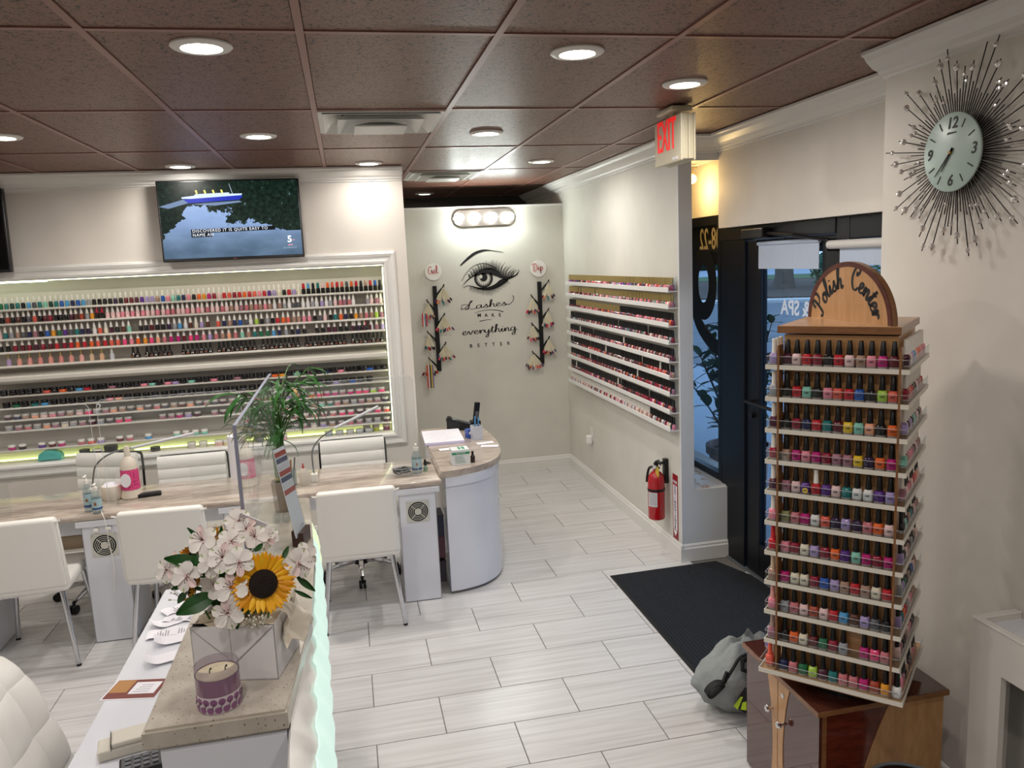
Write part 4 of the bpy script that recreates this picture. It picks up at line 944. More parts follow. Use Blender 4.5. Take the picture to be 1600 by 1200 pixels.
# things on the recess floor: a teal case, dark tubs, clear jars
fz = RZ0
tc_ = thing('nail_lamp', 'rounded teal plastic case on the shelving floor', 'case', (-2.12, WY+.06, fz)); TEAL = mat('teal_plastic', '#4db3ab', .3)
g = G(); poly = [(-.075, 0), (.075, 0), (.075, .03), (.06, .055), (.02, .074), (-.03, .074), (-.065, .052), (-.075, .03)]; g.prism(poly, -.045, .045, Matrix(((1, 0, 0, 0), (0, 0, 1, 0), (0, 1, 0, 0), (0, 0, 0, 1))), bev=.012); ob('shell', g, TEAL, tc_, smooth=True)
ob('foot', G().box(-.06, -.035, -.0, .06, .035, .004), mat('teal_dark', '#2c7f7a', .5), tc_)
def tub(x, r, h, body, lidc, lab, dy=.06, z=fz):
    t_ = thing('cream_tub', lab, 'tub', (x, WY+dy, z), group='tubs on the shelving floor')
    ob('body', G().lathe([(0, 0), (r*.92, 0), (r, .004), (r, h*.6), (0, h*.6)], 18), LAQ, t_, smooth=True, col=body); ob('lid', G().lathe([(0, h*.6), (r*1.03, h*.6), (r*1.03, h-.003), (r, h), (0, h)], 18), CAPCOL, t_, smooth=True, col=lidc)
tub(-1.90, .034, .055, '#17171a', '#0d0d0e', 'black tub next to the teal case'); tub(-1.815, .034, .05, '#b9b4ae', '#e0dcd6', 'pale tub with white lid between the black tubs'); tub(-1.725, .045, .07, '#141416', '#0b0b0c', 'largest black tub on the shelving floor')
tub(-1.62, .05, .02, '#b9bf8a', '#d3d8b0', 'flat clear dish beside the largest black tub'); tub(-1.43, .034, .03, '#27272a', '#1a1a1c', 'low black tub behind the slim ribbed chair')
for i, (x, b_, l_, lb) in enumerate(((-1.18, '#c9c2b8', '#d9d6d0', 'clear'), (-1.10, '#cfd0b8', '#dedcd4', 'pale green'), (-.99, '#e2b7ae', '#e5e2dc', 'peach'), (-.93, '#d8d29a', '#e5e2dc', 'yellowish'), (-.87, '#dd8f98', '#e5e2dc', 'pink'), (-.82, '#514a86', '#c9c6c0', 'violet'))):
    tub(x, .03, .042, b_, l_, lb+' low jar on the shelving floor behind the plain-backed middle seats')
tub(-.71, .03, .05, '#1c1c20', '#0d0d0e', 'black tub just past the shelf divider'); tub(-.60, .03, .05, '#1c1c20', '#0d0d0e', 'black tub behind the acrylic guard edge'); tub(-.53, .028, .045, '#c99aa4', '#ddd8d2', 'pink tub behind the acrylic guard edge')
for i, (x, b_) in enumerate(((-.2, '#8c9aa6'), (-.12, '#a7a8a8'), (-.04, '#b3b2ae'), (.03, '#98a19e'), (.10, '#a2a6a6'))):
    tub(x, .030, .034, b_, '#b9bcc0', ['first', 'second', 'third', 'fourth', 'fifth'][i]+' clear jar from the bamboo side in the low lash end row', z=fz)
for i, (x, b_, nm) in enumerate(((.085, '#54306a', 'purple'), (.155, '#c8d430', 'neon yellow'), (.235, '#7c2a58', 'plum'))):
    tub(x, .028, .048, b_, '#b9a9a4', nm+' jar stacked at the lash wall end of the shelving floor', dy=.105)

# ================================================================ POLISH LEDGES ON THE RACK WALL
RZS = [1.806, 1.70, 1.583, 1.471, 1.352, 1.244, 1.135, 1.017, .90]
LIP = mat('ledge_white', '#dddcd9', .3)
for k, z in enumerate(RZS):
    s_ = thing('polish_ledge', 'long white polish ledge on the rack wall, %s of nine' % (ROWN[k] if k < 8 else 'lowest'), 'shelf', (2.07, 5.92, z), group='polish ledges on the rack wall')
    ob('board', G().box(-.062, -1.20, -.012, -.001, 1.19, -.004), LIP, s_); ob('lip', G().box(-.070, -1.20, -.014, -.062, 1.19, .018, bev=.002, seg=1), LIP, s_)
    ob('end_clip', G().prism([(-.062, 0), (-.01, 0), (-.01, .09), (-.05, .05)], -1.204, -1.2, Matrix(((1, 0, 0, 0), (0, 0, 1, 0), (0, 1, 0, 0), (0, 0, 0, 1)))), ACR, s_)
def rackb(cap_m):
    return G().lathe([(0, 0), (.0125, 0), (.0138, .003), (.0138, .026), (.009, .034), (.007, .036)], 8).lathe([(.0085, .036), (.0070, .082), (0, .083)], 8, mi=1).mesh('rack_bottle', [LAQ, cap_m], True)
RB = {'k': rackb(CAPBLK), 'g': rackb(CAPGLD), 'w': rackb(CAPWHT)}
NAMES = {'k': ('black_cap_bottle', 'black'), 'g': ('gold_cap_polish', 'gold'), 'w': ('white_cap_polish', 'white')}
rr = random.Random(21); rest = {'k': [], 'g': [], 'w': []}
seqs = ['RpxPuvdRpcqVMkxqrnvw', 'kxRdfpqPnxrcptukTfsk', 'quRRpxuRcoqzpuVnkxfR', 'fTxRPnsdukxSqqMfTkut', 'qfaTqxRPuVfqdTdRxpus', 'fqdRqTckxRPuzSuqTcud', 'fRRquaxdnRuPqkRfzoVR', 'RqzRfPkqMuTRqfddqRTn', 'PWesTPWxpPWPesRkRqTx']
NEAR = 33
for k, z in enumerate(RZS):
    y0, y1, n = 4.735, 7.09, 78; st = (y1-y0)/(n-1)
    for i in range(n):
        yy = y0+i*st
        if k == 0: ct = 'g'
        elif k == 1: ct = 'g'
        elif k == 2: ct = 'k' if i < 33 or i > 70 else 'g'
        elif k == 8: ct = 'k' if i < 14 else 'w'
        else: ct = 'k'
        if k in (4, 5, 6, 7) and (i*7+k*13) % 37 == 3: ct = 'w'
        if k in (1, 3, 4, 5, 6, 7) and rr.random() < .035: continue
        code = seqs[k][(i*(3 if k % 2 else 7)+(i//9)*5+k) % 20]; cn, hx = PAL[code]
        x = 2.07-.031
        if i < NEAR:
            nm, cw = NAMES[ct]
            o = link(nm, RB[ct], None, (x, yy, z-.0035), (0, 0, rr.uniform(-.2, .2)), hx)
            tag(o, '%s polish with %s cap, %s from the door bay on the %s rack ledge' % (cn, cw, ordn(i+1), ROWN[k] if k < 8 else 'lowest'), 'polish bottle', 'polish bottles on the rack wall')
        else: rest[ct].append((x, yy, z-.0035, hx))
CMATS = {}
g = G(); ms = [CAPBLK, CAPGLD, CAPWHT]; idx = {'k': 0, 'g': 1, 'w': 2}; cidx = {}
for ct in rest:
    for (x, y, z, hx) in rest[ct]:
        if hx not in cidx: cidx[hx] = len(ms); ms.append(mat('lacquer_'+hx[1:], hx, .12, coat=.6))
        g.lathe([(0, 0), (.0135, 0), (.0138, .026), (.007, .036)], 6, T(x, y, z), cidx[hx]).lathe([(.0085, .036), (.0070, .082), (0, .083)], 6, T(x, y, z), idx[ct])
tag(ob('far_polish_bottles', g, ms, smooth=True), 'remaining rows of small polish bottles toward the corner of the rack wall', 'polish bottles', kind='stuff')
# ================================================================ MANICURE TABLES
GREY = mat('shadow_gap_grey', '#6f6a66', .6)
TZ = .76
wt = thing('manicure_worktop', 'long marble manicure worktop running along the shelving wall', 'worktop', (-1.5, 4.86, TZ))
ob('slab', G().box(-2.4, -.275, -.036, 1.984, .285, 0, bev=.012, seg=3), MB, wt, smooth=True)
for x0_, x1_ in ((-2.01, -1.56), (-1.28, -.80), (-.53, .195)): ob('apron', G().box(x0_+1.5, -.10, -.16, x1_+1.5, -.08, -.036), WHITE, wt)
FANW = mat('fan_grille_cream', '#c9c7bd', .4); FANK = mat('fan_dark', '#0d0d0e', .7)
def pillar(x0, lab, fan=True):
    c = thing('table_pedestal', lab, 'cabinet', (x0+.11, 4.61, 0), group='white pedestals under the manicure worktop')
    ob('body', G().box(-.11, 0, .005, .11, .36, .685, bev=.003), WHITE, c); ob('top_rail', G().box(-.135, -.018, .685, .135, .36, .722, bev=.004), WHITE, c)
    ob('edge_band', G().box(-.1115, -.001, .005, -.1085, .004, .685).box(.1085, -.001, .005, .1115, .004, .685), mat('edge_band_grey', '#8f9095', .4), c)
    if fan:
        f = ob('vent_fan', G().box(-.068, -.006, .505, .068, .002, .64, bev=.003), FANW, c, (.0, 0, 0))
        fm = facing(Vector((0, -.0068, .572)), (1, 0, 0)); g = G().prism([(.060*math.cos(2*PI*k/32), .060*math.sin(2*PI*k/32)) for k in range(32)], 0, .0005, fm, 0)
        for r_ in (.0505, .0405, .0305, .0): 
            g.lathe([(r_-.0014, .0006), (r_-.0014, .003), (r_+.0014, .003), (r_+.0014, .0006)] if r_ else [(0, .0006), (.021, .0006), (.021, .003), (0, .003)], 32, fm, 1)
        for a in (0, PI/2, PI, 1.5*PI): g.box(.018, -.0018, .001, .055, .0018, .0028, 1, M=fm @ Rz(a+PI/4))
        ob('grille', g, [FANK, FANW], f)
        g = G()
        for sx in (-.058, .058):
            for z in (.515, .63): g.cyl((sx, -.009, z), (sx, -.005, z), .005, seg=8)
        ob('screw', g, CHROME, f)
    return c
pillar(.221, 'white pedestal with fan grille beside the curved cabinet'); pillar(-.775, 'white pedestal with fan grille mostly behind the flowers'); pillar(-1.526, 'white pedestal with fan grille and dangling cable, between two client chairs'); pillar(-2.262, 'white pedestal at the far table end, cut by the frame', False)
sh_ = thing('keyboard_tray', 'pale wood tray under the worktop beside the cabled pedestal', 'tray', (-1.78, 4.98, .52)); ob('board', G().box(-.20, -.12, 0, .22, .15, .03, bev=.003), mat('pale_wood', '#b9a58b', .4), sh_); ob('front_lip', G().box(-.20, -.135, -.03, .22, -.12, .05, bev=.003), mat('pale_wood', '#b9a58b', .4), sh_)
# curved cabinet at the end of the tables
cu = thing('curved_cabinet', 'white bow-fronted cabinet with marble top at the end of the tables', 'cabinet', (.49, 4.65, 0))
top = [(-.013, -.02), (.092, .008)] + [(.262, .07), (.36, .165), (.41, .27), (.445, .39), (.468, .60), (.468, .9), (.455, 1.14), (.30, 1.255), (.20, 1.275), (-.013, 1.275)]
def smoothpoly(ctrl, n=5): return [(p.x, p.y) for p in catmull(ctrl, n)]
arc = smoothpoly([(-.013, -.02), (.11, .0), (.25, .06), (.36, .165), (.425, .31), (.462, .52), (.475, .80), (.462, 1.1)], 5)
ob('marble_top', G().prism(arc + [(.40, 1.25), (.2, 1.275), (-.013, 1.275)], .755, .795, bev=.008), MB, cu, smooth=True)
fr_ = smoothpoly([(.02, -.0), (.11, .012), (.24, .062), (.345, .165), (.405, .31), (.44, .52), (.452, .80), (.442, 1.1)], 6)
g = G(); g.sheet([[(x, y, z) for x, y in fr_] for z in (.02, .70)], thick=.018); ob('bow_front', g, WHITE, cu, smooth=True)
fr2 = [(x+.008*(1 if x > .3 else 0), y-.010*(1 if x < .3 else 0)) for x, y in fr_]
g = G(); g.sheet([[(x, y, z) for x, y in fr2] for z in (.695, .755)], thick=.012); ob('top_rail', g, WHITE, cu, smooth=True)
ob('side_panel', G().box(.02, .03, .0, .035, 1.25, .755).box(.035, 1.235, 0, .40, 1.25, .755), WHITE, cu)
ob('shelf', G().box(.035, .25, .40, .33, 1.2, .415), WHITE, cu)
ob('plinth', G().prism([(x*.97, y+.012) for x, y in fr_] + [(.40, 1.2), (.03, 1.2)], 0, .03), GREY, cu)
# bits kept in the gap between table and cabinet
for k, (z, hx, lab) in enumerate(((.05, '#2a2430', 'dark box in the gap beside the curved cabinet, lowest of the stack'), (.21, '#5a2f3a', 'wine-red box in the gap beside the curved cabinet, middle of the stack'), (.35, '#23283f', 'navy box in the gap beside the curved cabinet, topmost of the stack'))):
    b = thing('storage_box', lab, 'box', (.470, 4.80, z), group='boxes in the gap by the curved cabinet'); ob('carton', G().box(-.026, -.06, 0, .026, .1, .13, bev=.004), PLAIN, b, col=hx); ob('lid', G().box(-.027, -.061, .125, .027, .101, .14, bev=.003), PLAIN, b, col=hx)
# ---------------------------------------------------------------- chairs
def client_chair(x, y, rz, lab, w=.445):
    c = thing('client_chair', lab, 'chair', (x, y, 0), rz, 'white low-backed client chairs')
    # seat faces +y; back at y=0
    def pad(pts, t):  # padded slab from a grid, rounded by bevel
        g = G(); g.sheet(pts, thick=t); return g
    hw = w/2
    g = G().box(-hw, -.03, .44, hw, .03, .835, bev=.022, seg=4)
    for v in g.b.verts:
        t = (v.co.z-.44)/.4; v.co.y += -.055*t+.03*(v.co.x/hw)**2-.012; v.co.x *= 1-.035*t; v.co.z += .010*(1-(v.co.x/hw)**2)*t
    ob('backrest', g, LEATHER, c, smooth=60)
    sm = [(-hw*.985, -.035+.003, .46), (-hw*.955, -.075, .79), (-hw*.93, -.082, .815), (hw*.93, -.082, .815), (hw*.955, -.075, .79), (hw*.985, -.032, .46)]
    ob('piping', G().tube(catmull([(x, y+.026, z) for x, y, z in sm], 4), .0035, 6), LEATHER, c)
    ob('seat', G().box(-hw, -.01, .415, hw, .44, .485, bev=.025, seg=3), LEATHER, c, smooth=60)
    ob('seat_frame', G().box(-hw*.8, .04, .40, hw*.8, .40, .416), CHROME, c)
    for sx in (-1, 1):
        ob('leg', G().cyl((sx*hw*.78, .03, .44), (sx*hw*1.0, -.02, .012), .015, .012, 12).cyl((sx*hw*1.0, -.02, .012), (sx*hw*1.0, -.02, 0), .0125, seg=10, mi=1), [CHROME, BLACK], c, smooth=True)
        ob('leg', G().cyl((sx*hw*.78, .40, .42), (sx*hw*.98, .44, .012), .015, .012, 12).cyl((sx*hw*.98, .44, .012), (sx*hw*.98, .44, 0), .0125, seg=10, mi=1), [CHROME, BLACK], c, smooth=True)
    return c
client_chair(-.025, 4.335, 0, 'white client chair nearest the curved cabinet')
client_chair(-1.035, 4.335, math.radians(-2), 'white client chair behind the flowers, between the tables and the white desk')
client_chair(-1.765, 4.37, math.radians(2), 'white client chair cut by the frame edge, beside the cabled pedestal')
def tech_chair(x, y, rz, lab, zt=.86):
    c = thing('technician_chair', lab, 'office chair', (x, y, 0), rz, 'ribbed technician chairs behind the worktop')
    # back (towards +y), front to -y ; ribbed pad
    P = []
    for i in range(33):
        z = .50+(zt-.50)*i/32; r_ = .014*abs(math.sin(PI*i/32*5))**.6; P.append([((j/6-.5)*.43, .24+.05*(z-.5)-r_-.01, z) for j in range(7)])
    g = G(); g.sheet(P, thick=-.03); ob('backrest', g, LEATHER, c, smooth=True)
    fr = [(-.222, .255, .50), (-.222, .272, zt-.04), (-.205, .276, zt), (-.18, .277, zt+.008), (.18, .277, zt+.008), (.205, .276, zt), (.222, .272, zt-.04), (.222, .255, .50)]
    ob('back_frame', G().tube(catmull(fr, 4), .008, 8), BLACK, c, smooth=True)
    P = []
    for i in range(25):
        yy = -.22+.44*i/24; r_ = .006*abs(math.sin(PI*i/24*6)); P.append([((j/4-.5)*.44, yy, .46+r_) for j in range(5)])
    g = G(); g.sheet(P, thick=.05); ob('seat', g, LEATHER, c, smooth=True)
    ob('arm_frame', G().tube(catmull([(-.235, .2, .46), (-.245, .0, .44), (-.235, -.2, .45)], 4), .010, 8).tube(catmull([(.235, .2, .46), (.245, 0, .44), (.235, -.2, .45)], 4), .010, 8), CHROME, c, smooth=True)
    ob('gas_column', G().cyl((0, 0, .10), (0, 0, .30), .028, seg=14).cyl((0, 0, .30), (0, 0, .42), .016, seg=12).lathe([(0, .075), (.05, .08), (.045, .12), (0, .13)], 14), BLACK, c, smooth=True)
    for k in range(5):
        a = -PI/2+2*PI*k/5; d = Vector((math.cos(a), math.sin(a), 0))
        lg = ob('base_leg', G().tube([d*.03+Vector((0, 0, .10)), d*.14+Vector((0, 0, .098)), d*.245+Vector((0, 0, .07))], [.020, .017, .013], 8), CHROME, c, smooth=True)
        s_ = Vector((-d.y, d.x, 0))
        ob('caster', G().cyl(d*.255+s_*-.022+Vector((0, 0, .027)), d*.255+s_*-.004+Vector((0, 0, .027)), .027, seg=14).cyl(d*.255+s_*.004+Vector((0, 0, .027)), d*.255+s_*.022+Vector((0, 0, .027)), .027, seg=14).cyl(d*.25+Vector((0, 0, .03)), d*.25+Vector((0, 0, .075)), .009, seg=8), BLACK, lg, smooth=True)
    return c
tech_chair(-.03, 5.18, 0, 'ribbed white technician chair behind the worktop, nearest the curved cabinet', .862)
tech_chair(-1.085, 5.255, math.radians(0), 'ribbed white technician chair square-on behind the lotion bottle', .838)
tech_chair(-1.70, 5.33, math.radians(-20), 'ribbed white technician chair turned slightly, behind the sanitizer bottle', .885)
# ---------------------------------------------------------------- clear guards on the worktop
def guard(x0, x1, y, z0, z1, lab, notch=None):
    c = thing('sneeze_guard', lab, 'acrylic guard', (0, y, z0), group='clear acrylic guards on the worktop')
    r_ = .035; H = z1-z0; poly = [(x0, 0)]
    if notch: poly += [(notch[0], 0), (notch[0], notch[2]-.02), (notch[0]+.02, notch[2]), (notch[1]-.02, notch[2]), (notch[1], notch[2]-.02), (notch[1], 0)]
    poly += [(x1, 0)] + [(x1-r_+r_*math.cos(a), H-r_+r_*math.sin(a)) for a in [PI/2*k/6 for k in range(7)]] + [(x0+r_+r_*math.cos(a), H-r_+r_*math.sin(a)) for a in [PI/2+PI/2*k/6 for k in range(7)]]
    M = facing(Vector((0, .0025, 0)), (1, 0, 0))
    ob('sheet', G().prism(poly, 0, .005, M), ACRH, c)
    n = len(poly); pts = [Vector((p[0], 0, p[1])) for p in poly]
    k0 = 6+1 if notch else 1
    ob('polished_edge', G().tube(pts[k0:] + [pts[0]], .0018, 4), EDGE_L, c)
    ob('foot', G().box(x0+.04, .006, 0, x0+.048, .04, .05, bev=.002).box(x1-.048, .006, 0, x1-.04, .04, .05, bev=.002), ACR, c)
    return c
guard(-2.35, -1.44, 4.712, TZ+.001, 1.36, 'clear acrylic guard at the frame edge on the worktop, hand slot cut low', (-1.9, -1.5, .2))
gd = guard(-1.40, -.635, 4.712, TZ+.001, 1.375, 'clear acrylic guard numbered 2 on the worktop behind the lotion bottle', (-1.35, -.95, .2))
o = link('numeral', text_mesh('2', .05, mat('etched_white', '#e4e4e4', .6), 'CENTER', .0003), gd); o.matrix_local = facing(Vector((-1.385, -.004, .575)), (1, 0, 0))
guard(-.46, .357, 4.712, TZ+.001, 1.385, 'clear acrylic guard on the worktop next to the curved cabinet', (-.25, .15, .2))
# ---------------------------------------------------------------- worktop clutter
CLR = glassy('clear_bottle_plastic', '#e6edee', .03, .8, ('#cfd9da', .15)); MILK = mat('milky_plastic', '#d9cdbd', .35)
def lathe_thing(name, lab, cat, loc, parts, group=None, rz=0):
    t_ = thing(name, lab, cat, loc, rz, group)
    for nm, prof, m_, cc in parts: ob(nm, G().lathe(prof, 20), m_, t_, smooth=True, col=cc)
    return t_
def on_table(u, v): p = at(u, v, z=TZ); return (p.x, p.y, TZ)
def sani(loc, lab, h=.15, r=.025):
    t_ = lathe_thing('sanitizer_bottle', lab, 'bottle', loc, [('bottle', [(0, 0), (r, .002), (r, h*.55), (r*.6, h*.72), (r*.45, h*.76), (0, h*.76)], CLR, None), ('pump', [(0, h*.76), (r*.5, h*.76), (r*.5, h*.86), (r*.22, h*.88), (r*.22, h*.96), (0, h*.96)], CAPWHT, None)])
    ob('nozzle', G().box(-.006, -.032, h*.95, .006, .010, h*.985, bev=.003), CAPWHT, t_)
    ob('label', G().lathe([(r*1.01, h*.12), (r*1.03, h*.13), (r*1.03, h*.48), (r*1.01, h*.49)], 20), mat('sanitizer_label', '#9fb9bf', .5), t_)
    ob('label_emblem', G().prism([(-.006, -.008), (.006, -.008), (.007, .004), (0, .011), (-.007, .004)], 0, .0008, facing(Vector((0, -r*1.04, h*.33)), (1, 0, 0))), mat('emblem_rust', '#8d5a34', .5), t_)
    ob('label_band', G().lathe([(r*1.035, h*.14), (r*1.045, h*.14), (r*1.045, h*.2), (r*1.035, h*.2)], 20), mat('band_blue', '#33477c', .5), t_)
    return t_
sani(on_table(140, 799), 'clear sanitizer pump bottle with blue label edge on the worktop near the gooseneck lamp', .21, .023); sani(on_table(153, 801), 'second clear sanitizer bottle, pale label, in front of the gooseneck lamp', .17, .026)
sani(on_table(652, 739), 'clear sanitizer pump bottle at the worktop end next to the curved cabinet', .19, .031)
cj = lathe_thing('cotton_jar', 'round white jar of cotton pads behind the sanitizer bottles', 'jar', on_table(176, 780), [('jar', [(0, 0), (.05, .0), (.058, .02), (.058, .07), (.052, .085), (0, .085)], MILK, None), ('cotton', [(.045, .085), (.03, .10), (0, .105)], PAPER, None)])
lo = lathe_thing('lotion_bottle', 'tall lotion bottle with pink patterned label on the worktop', 'bottle', on_table(207, 777), [('bottle', [(0, 0), (.055, 0), (.06, .01), (.05, .05), (.047, .19), (.038, .225), (.018, .25), (0, .25)], MILK, None), ('cap', [(0, .25), (.018, .25), (.016, .295), (.012, .31), (0, .312)], MILK, None)])
PK = mat('pink_dotted_label', '#c2316c', .5); _v = coords(PK, 'Object', (1, 1, 1)); _n, _l, _b = nodes(PK); _vo = _n.new('ShaderNodeTexVoronoi'); _vo.inputs['Scale'].default_value = 95; _l.new(_v, _vo.inputs[0]); setcol(PK, ramp(PK, _vo.outputs['Distance'], [(.28, '#6d1540'), (.36, '#d8447f')], 'LINEAR'))
ob('label', G().lathe([(.051, .055), (.0515, .055), (.0495, .175), (.049, .175)], 24), PK, lo); g = G()
ob('label_panel', G().prism([(.028*math.cos(2*PI*k/20), .04*math.sin(2*PI*k/20)) for k in range(20)], 0, .012, facing(Vector((-.012, -.041, .115)), (1, 0, 0))), PAPER, lo)
lo2 = dup(lo, on_table(388, 759), label='lotion bottle with pink label behind the tall reception guard')
rm = thing('remote_control', 'black remote control lying on the worktop beside the lotion bottle', 'remote', on_table(234, 775), math.radians(10)); ob('body', G().box(-.065, -.024, 0, .065, .024, .022, bev=.006), BLACK, rm); g = G()
for a in range(6):
    for b in range(3): g.box(-.05+a*.016, -.016+b*.012, .022, -.04+a*.016, -.008+b*.012, .025)
ob('buttons', g, mat('button_grey', '#5b5b60', .5), rm)
def desk_lamp(u, pts, bar, lab):
    b = on_table(*u); t_ = thing('gooseneck_lamp', lab, 'lamp', b, group='gooseneck lamps on the worktop'); V = [Vector(p)-Vector(b) for p in pts]
    ob('clamp', G().box(-.02, -.025, 0, .02, .025, .05, bev=.005), CAPWHT, t_); ob('gooseneck', G().tube(catmull([(0, 0, .05)]+[tuple(v) for v in V], 6), .005, 8), mat('gooseneck_metal', '#77787c', .3, .9), t_, smooth=True)
    a, c = Vector(bar[0])-Vector(b), Vector(bar[1])-Vector(b); ob('light_bar', G().cyl(a, c, .009, seg=10), mat('lamp_bar_white', '#cfd0d4', .3), t_, smooth=True); return t_
P_ = lambda u, v, y=4.95: tuple(at(u, v, y=y))
desk_lamp((146, 775), [P_(146, 742), P_(150, 727), P_(165, 713), P_(185, 704), P_(205, 700)], (P_(205, 700), P_(303, 677)), 'gooseneck lamp with a white light bar over the worktop, by the sanitizer bottles')
desk_lamp((492, 752), [P_(490, 735), P_(488, 705), P_(500, 685), P_(520, 671)], (P_(523, 669), P_(591, 635)), 'gooseneck lamp with a white light bar behind the bamboo plant')
gl = lathe_thing('glue_bottle', 'small white squeeze bottle with red tip beside the pen tumbler', 'bottle', on_table(476, 758), [('bottle', [(0, 0), (.024, 0), (.026, .005), (.026, .085), (.012, .105), (0, .105)], MILK, None), ('tip', [(0, .105), (.009, .105), (.003, .135), (0, .135)], CAPCOL, '#b32a2c')])
def pens(loc, lab, cup, cols, r=.036, h=.10):
    t_ = lathe_thing('pen_tumbler', lab, 'pen holder', loc, [('cup', [(0, 0), (r, 0), (r, h), (r*.9, h), (r*.9, .01), (0, .01)], cup, None)]); rp = random.Random(len(lab))
    for k, cc in enumerate(cols):
        a = 2*PI*k/len(cols); q = ob('pen', G().cyl((r*.4*math.cos(a), r*.4*math.sin(a), .012), (r*.95*math.cos(a), r*.95*math.sin(a), h+rp.uniform(.03, .07)), .0042, seg=7), PLAIN, t_, col=cc)
    return t_
pens(on_table(455, 758), 'clear tumbler of brushes and pens behind the bamboo vase', CLR, ['#20242e', '#b0a070', '#6d6a66', '#23304a', '#8d4a30'])
pt = lathe_thing('paper_towel_roll', 'white paper towel roll behind the tall reception guard', 'paper roll', on_table(375, 745), [('roll', [(.02, 0), (.055, 0), (.055, .27), (.02, .27)], PAPER, None), ('core', [(.018, .005), (.02, .005), (.02, .274), (.018, .274)], mat('cardboard', '#8d7459', .8), None)])
cb = thing('cable_coil', 'tangle of black and grey cable on the worktop near the sanitizer pump', 'cable', on_table(628, 742)); rq = random.Random(4); pts = []
for k in range(60):
    a = k*.62; pts.append((.045*math.cos(a)*(1+.25*math.sin(k*1.7)), .03*math.sin(a)*(1+.3*math.cos(k)), .012+.03*abs(math.sin(k*.37))))
ob('cord', G().tube(catmull(pts, 3), .0035, 6), BLACK, cb, smooth=True); ob('grey_cord', G().tube(catmull([(x*1.1+.006, y*1.1, z*.9+.006) for x, y, z in pts[::2]], 3), .003, 6), mat('cord_grey', '#8b8b8f', .4), cb, smooth=True)
dc = thing('charging_cable', 'thin white cable hanging over the worktop edge down the fan pedestal', 'cable', (-1.40, 4.575, .60)); ob('cord', G().tube(catmull([(-.03, .1, .1635), (-.005, .01, .166), (.012, -.016, .14), (.018, -.012, .06), (.01, .015, .0), (.02, .015, -.15), (.008, .015, -.3)], 6), .0025, 6), CAPWHT, dc, smooth=True); ob('plug', G().box(-.06, .012, .055, -.035, .03, .075, bev=.004).box(.0, .012, .06, .03, .03, .078, bev=.004), CAPWHT, dc)
# ---------------------------------------------------------------- on the curved cabinet
CZ = .7955
def on_cab(u, v): p = at(u, v, z=CZ); return (p.x, p.y, CZ)
pp = thing('appointment_book', 'open white appointment book on the curved cabinet', 'book', (.60, 5.55, CZ), math.radians(-2)); ob('page_block', G().box(-.13, -.20, 0, .145, .21, .018, bev=.002), mat('paper_block', '#cdc7e6', .7), pp); ob('top_page', G().box(-.13, -.20, .0182, .145, .21, .019), PAPER, pp); g = G()
for k in range(9): g.box(-.11+(k % 3)*.02, -.17+k*.04, .0191, .02+(k*37 % 80)/1000, -.168+k*.04, .0194)
ob('handwriting', g, mat('pencil_ink', '#8a8aa0', .7), pp)
for k, (u, v, a, lab) in enumerate(((758, 692, .1, 'loose white slip lying behind the mask box, toward the pen holder'), (765, 697, -.3, 'loose white slip at the bowed edge of the curved cabinet'), (700, 702, .05, 'loose white slip half under the mask box'))):
    q = thing('paper_slip', lab, 'paper', on_cab(u, v), a, 'loose slips on the curved cabinet'); ob('sheet', G().box(-.06, -.03, .0005+k*.0006, .06, .03, .001+k*.0006), PAPER, q)
mb = thing('mask_box', 'white and green box of face masks on the curved cabinet', 'box', on_cab(719, 724), math.radians(2)); CARD = mat('white_card', '#d5d8d8', .5); GRN = mat('print_green', '#2d8a5c', .5)
ob('carton', G().box(-.055, -.045, 0, .055, .05, .098, bev=.002), CARD, mb); ob('green_band', G().box(-.0555, -.0458, .068, .0555, -.0448, .082).box(.0545, -.0455, .068, .0558, .05, .082), GRN, mb); ob('top_print', G().box(-.01, -.03, .0982, .005, .035, .0986).box(.012, -.03, .0982, .03, .035, .0986), GRN, mb)
o = link('lettering', text_mesh('FACE MASK', .0115, PAPER, 'CENTER', .0002), mb); o.matrix_local = facing(Vector((0, -.0462, .075)), (1, 0, 0))
g = G()
for k in range(7): g.box(-.04+.004*(k % 2), -.0458, .014+k*.007, .03-(k*23 % 20)/1000, -.0449, .0165+k*.007)
ob('small_print', g, mat('print_grey_green', '#8fa79b', .6), mb)
dr = lathe_thing('dark_dropper_bottle', 'tiny dark bottle beside the mask box', 'bottle', on_cab(739, 722), [('bottle', [(0, 0), (.014, 0), (.015, .04), (.008, .047), (0, .047)], mat('amber_dark', '#23130f', .15, coat=.5), None), ('cap', [(0, .047), (.008, .047), (.007, .072), (0, .073)], BLACK, None)])
ps = thing('card_terminal', 'black card payment terminal at the back of the curved cabinet', 'card terminal', (.775, 5.80, CZ), math.radians(80)); T_ = facing(Vector((0, 0, 0)), (0, 1, 0), (0, 0, 1))
side = [(-.10, 0), (.10, 0), (.10, .075), (.06, .085), (-.08, .04), (-.11, .02)]
ob('body', G().prism([(y, z) for y, z in side], -.042, .042, Matrix(((0, 0, 1, 0), (1, 0, 0, 0), (0, 1, 0, 0), (0, 0, 0, 1))), bev=.005), BLACK, ps); g = G()
for a in range(4):
    for b in range(3):
        z = .033+.0322*(a*.016+.0); g.box(-.028+b*.02, -.075+a*.02, .041+a*.0065, -.014+b*.02, -.062+a*.02, .050+a*.0065)
ob('keypad', g, mat('key_grey', '#55565c', .5), ps); ob('screen', G().box(-.028, .02, .072, .028, .055, .0835), mat('lcd_grey', '#6f7a78', .3), ps); ob('paper_cover', G().cyl((-.03, .082, .082), (.03, .082, .082), .022, seg=14), BLACK, ps)
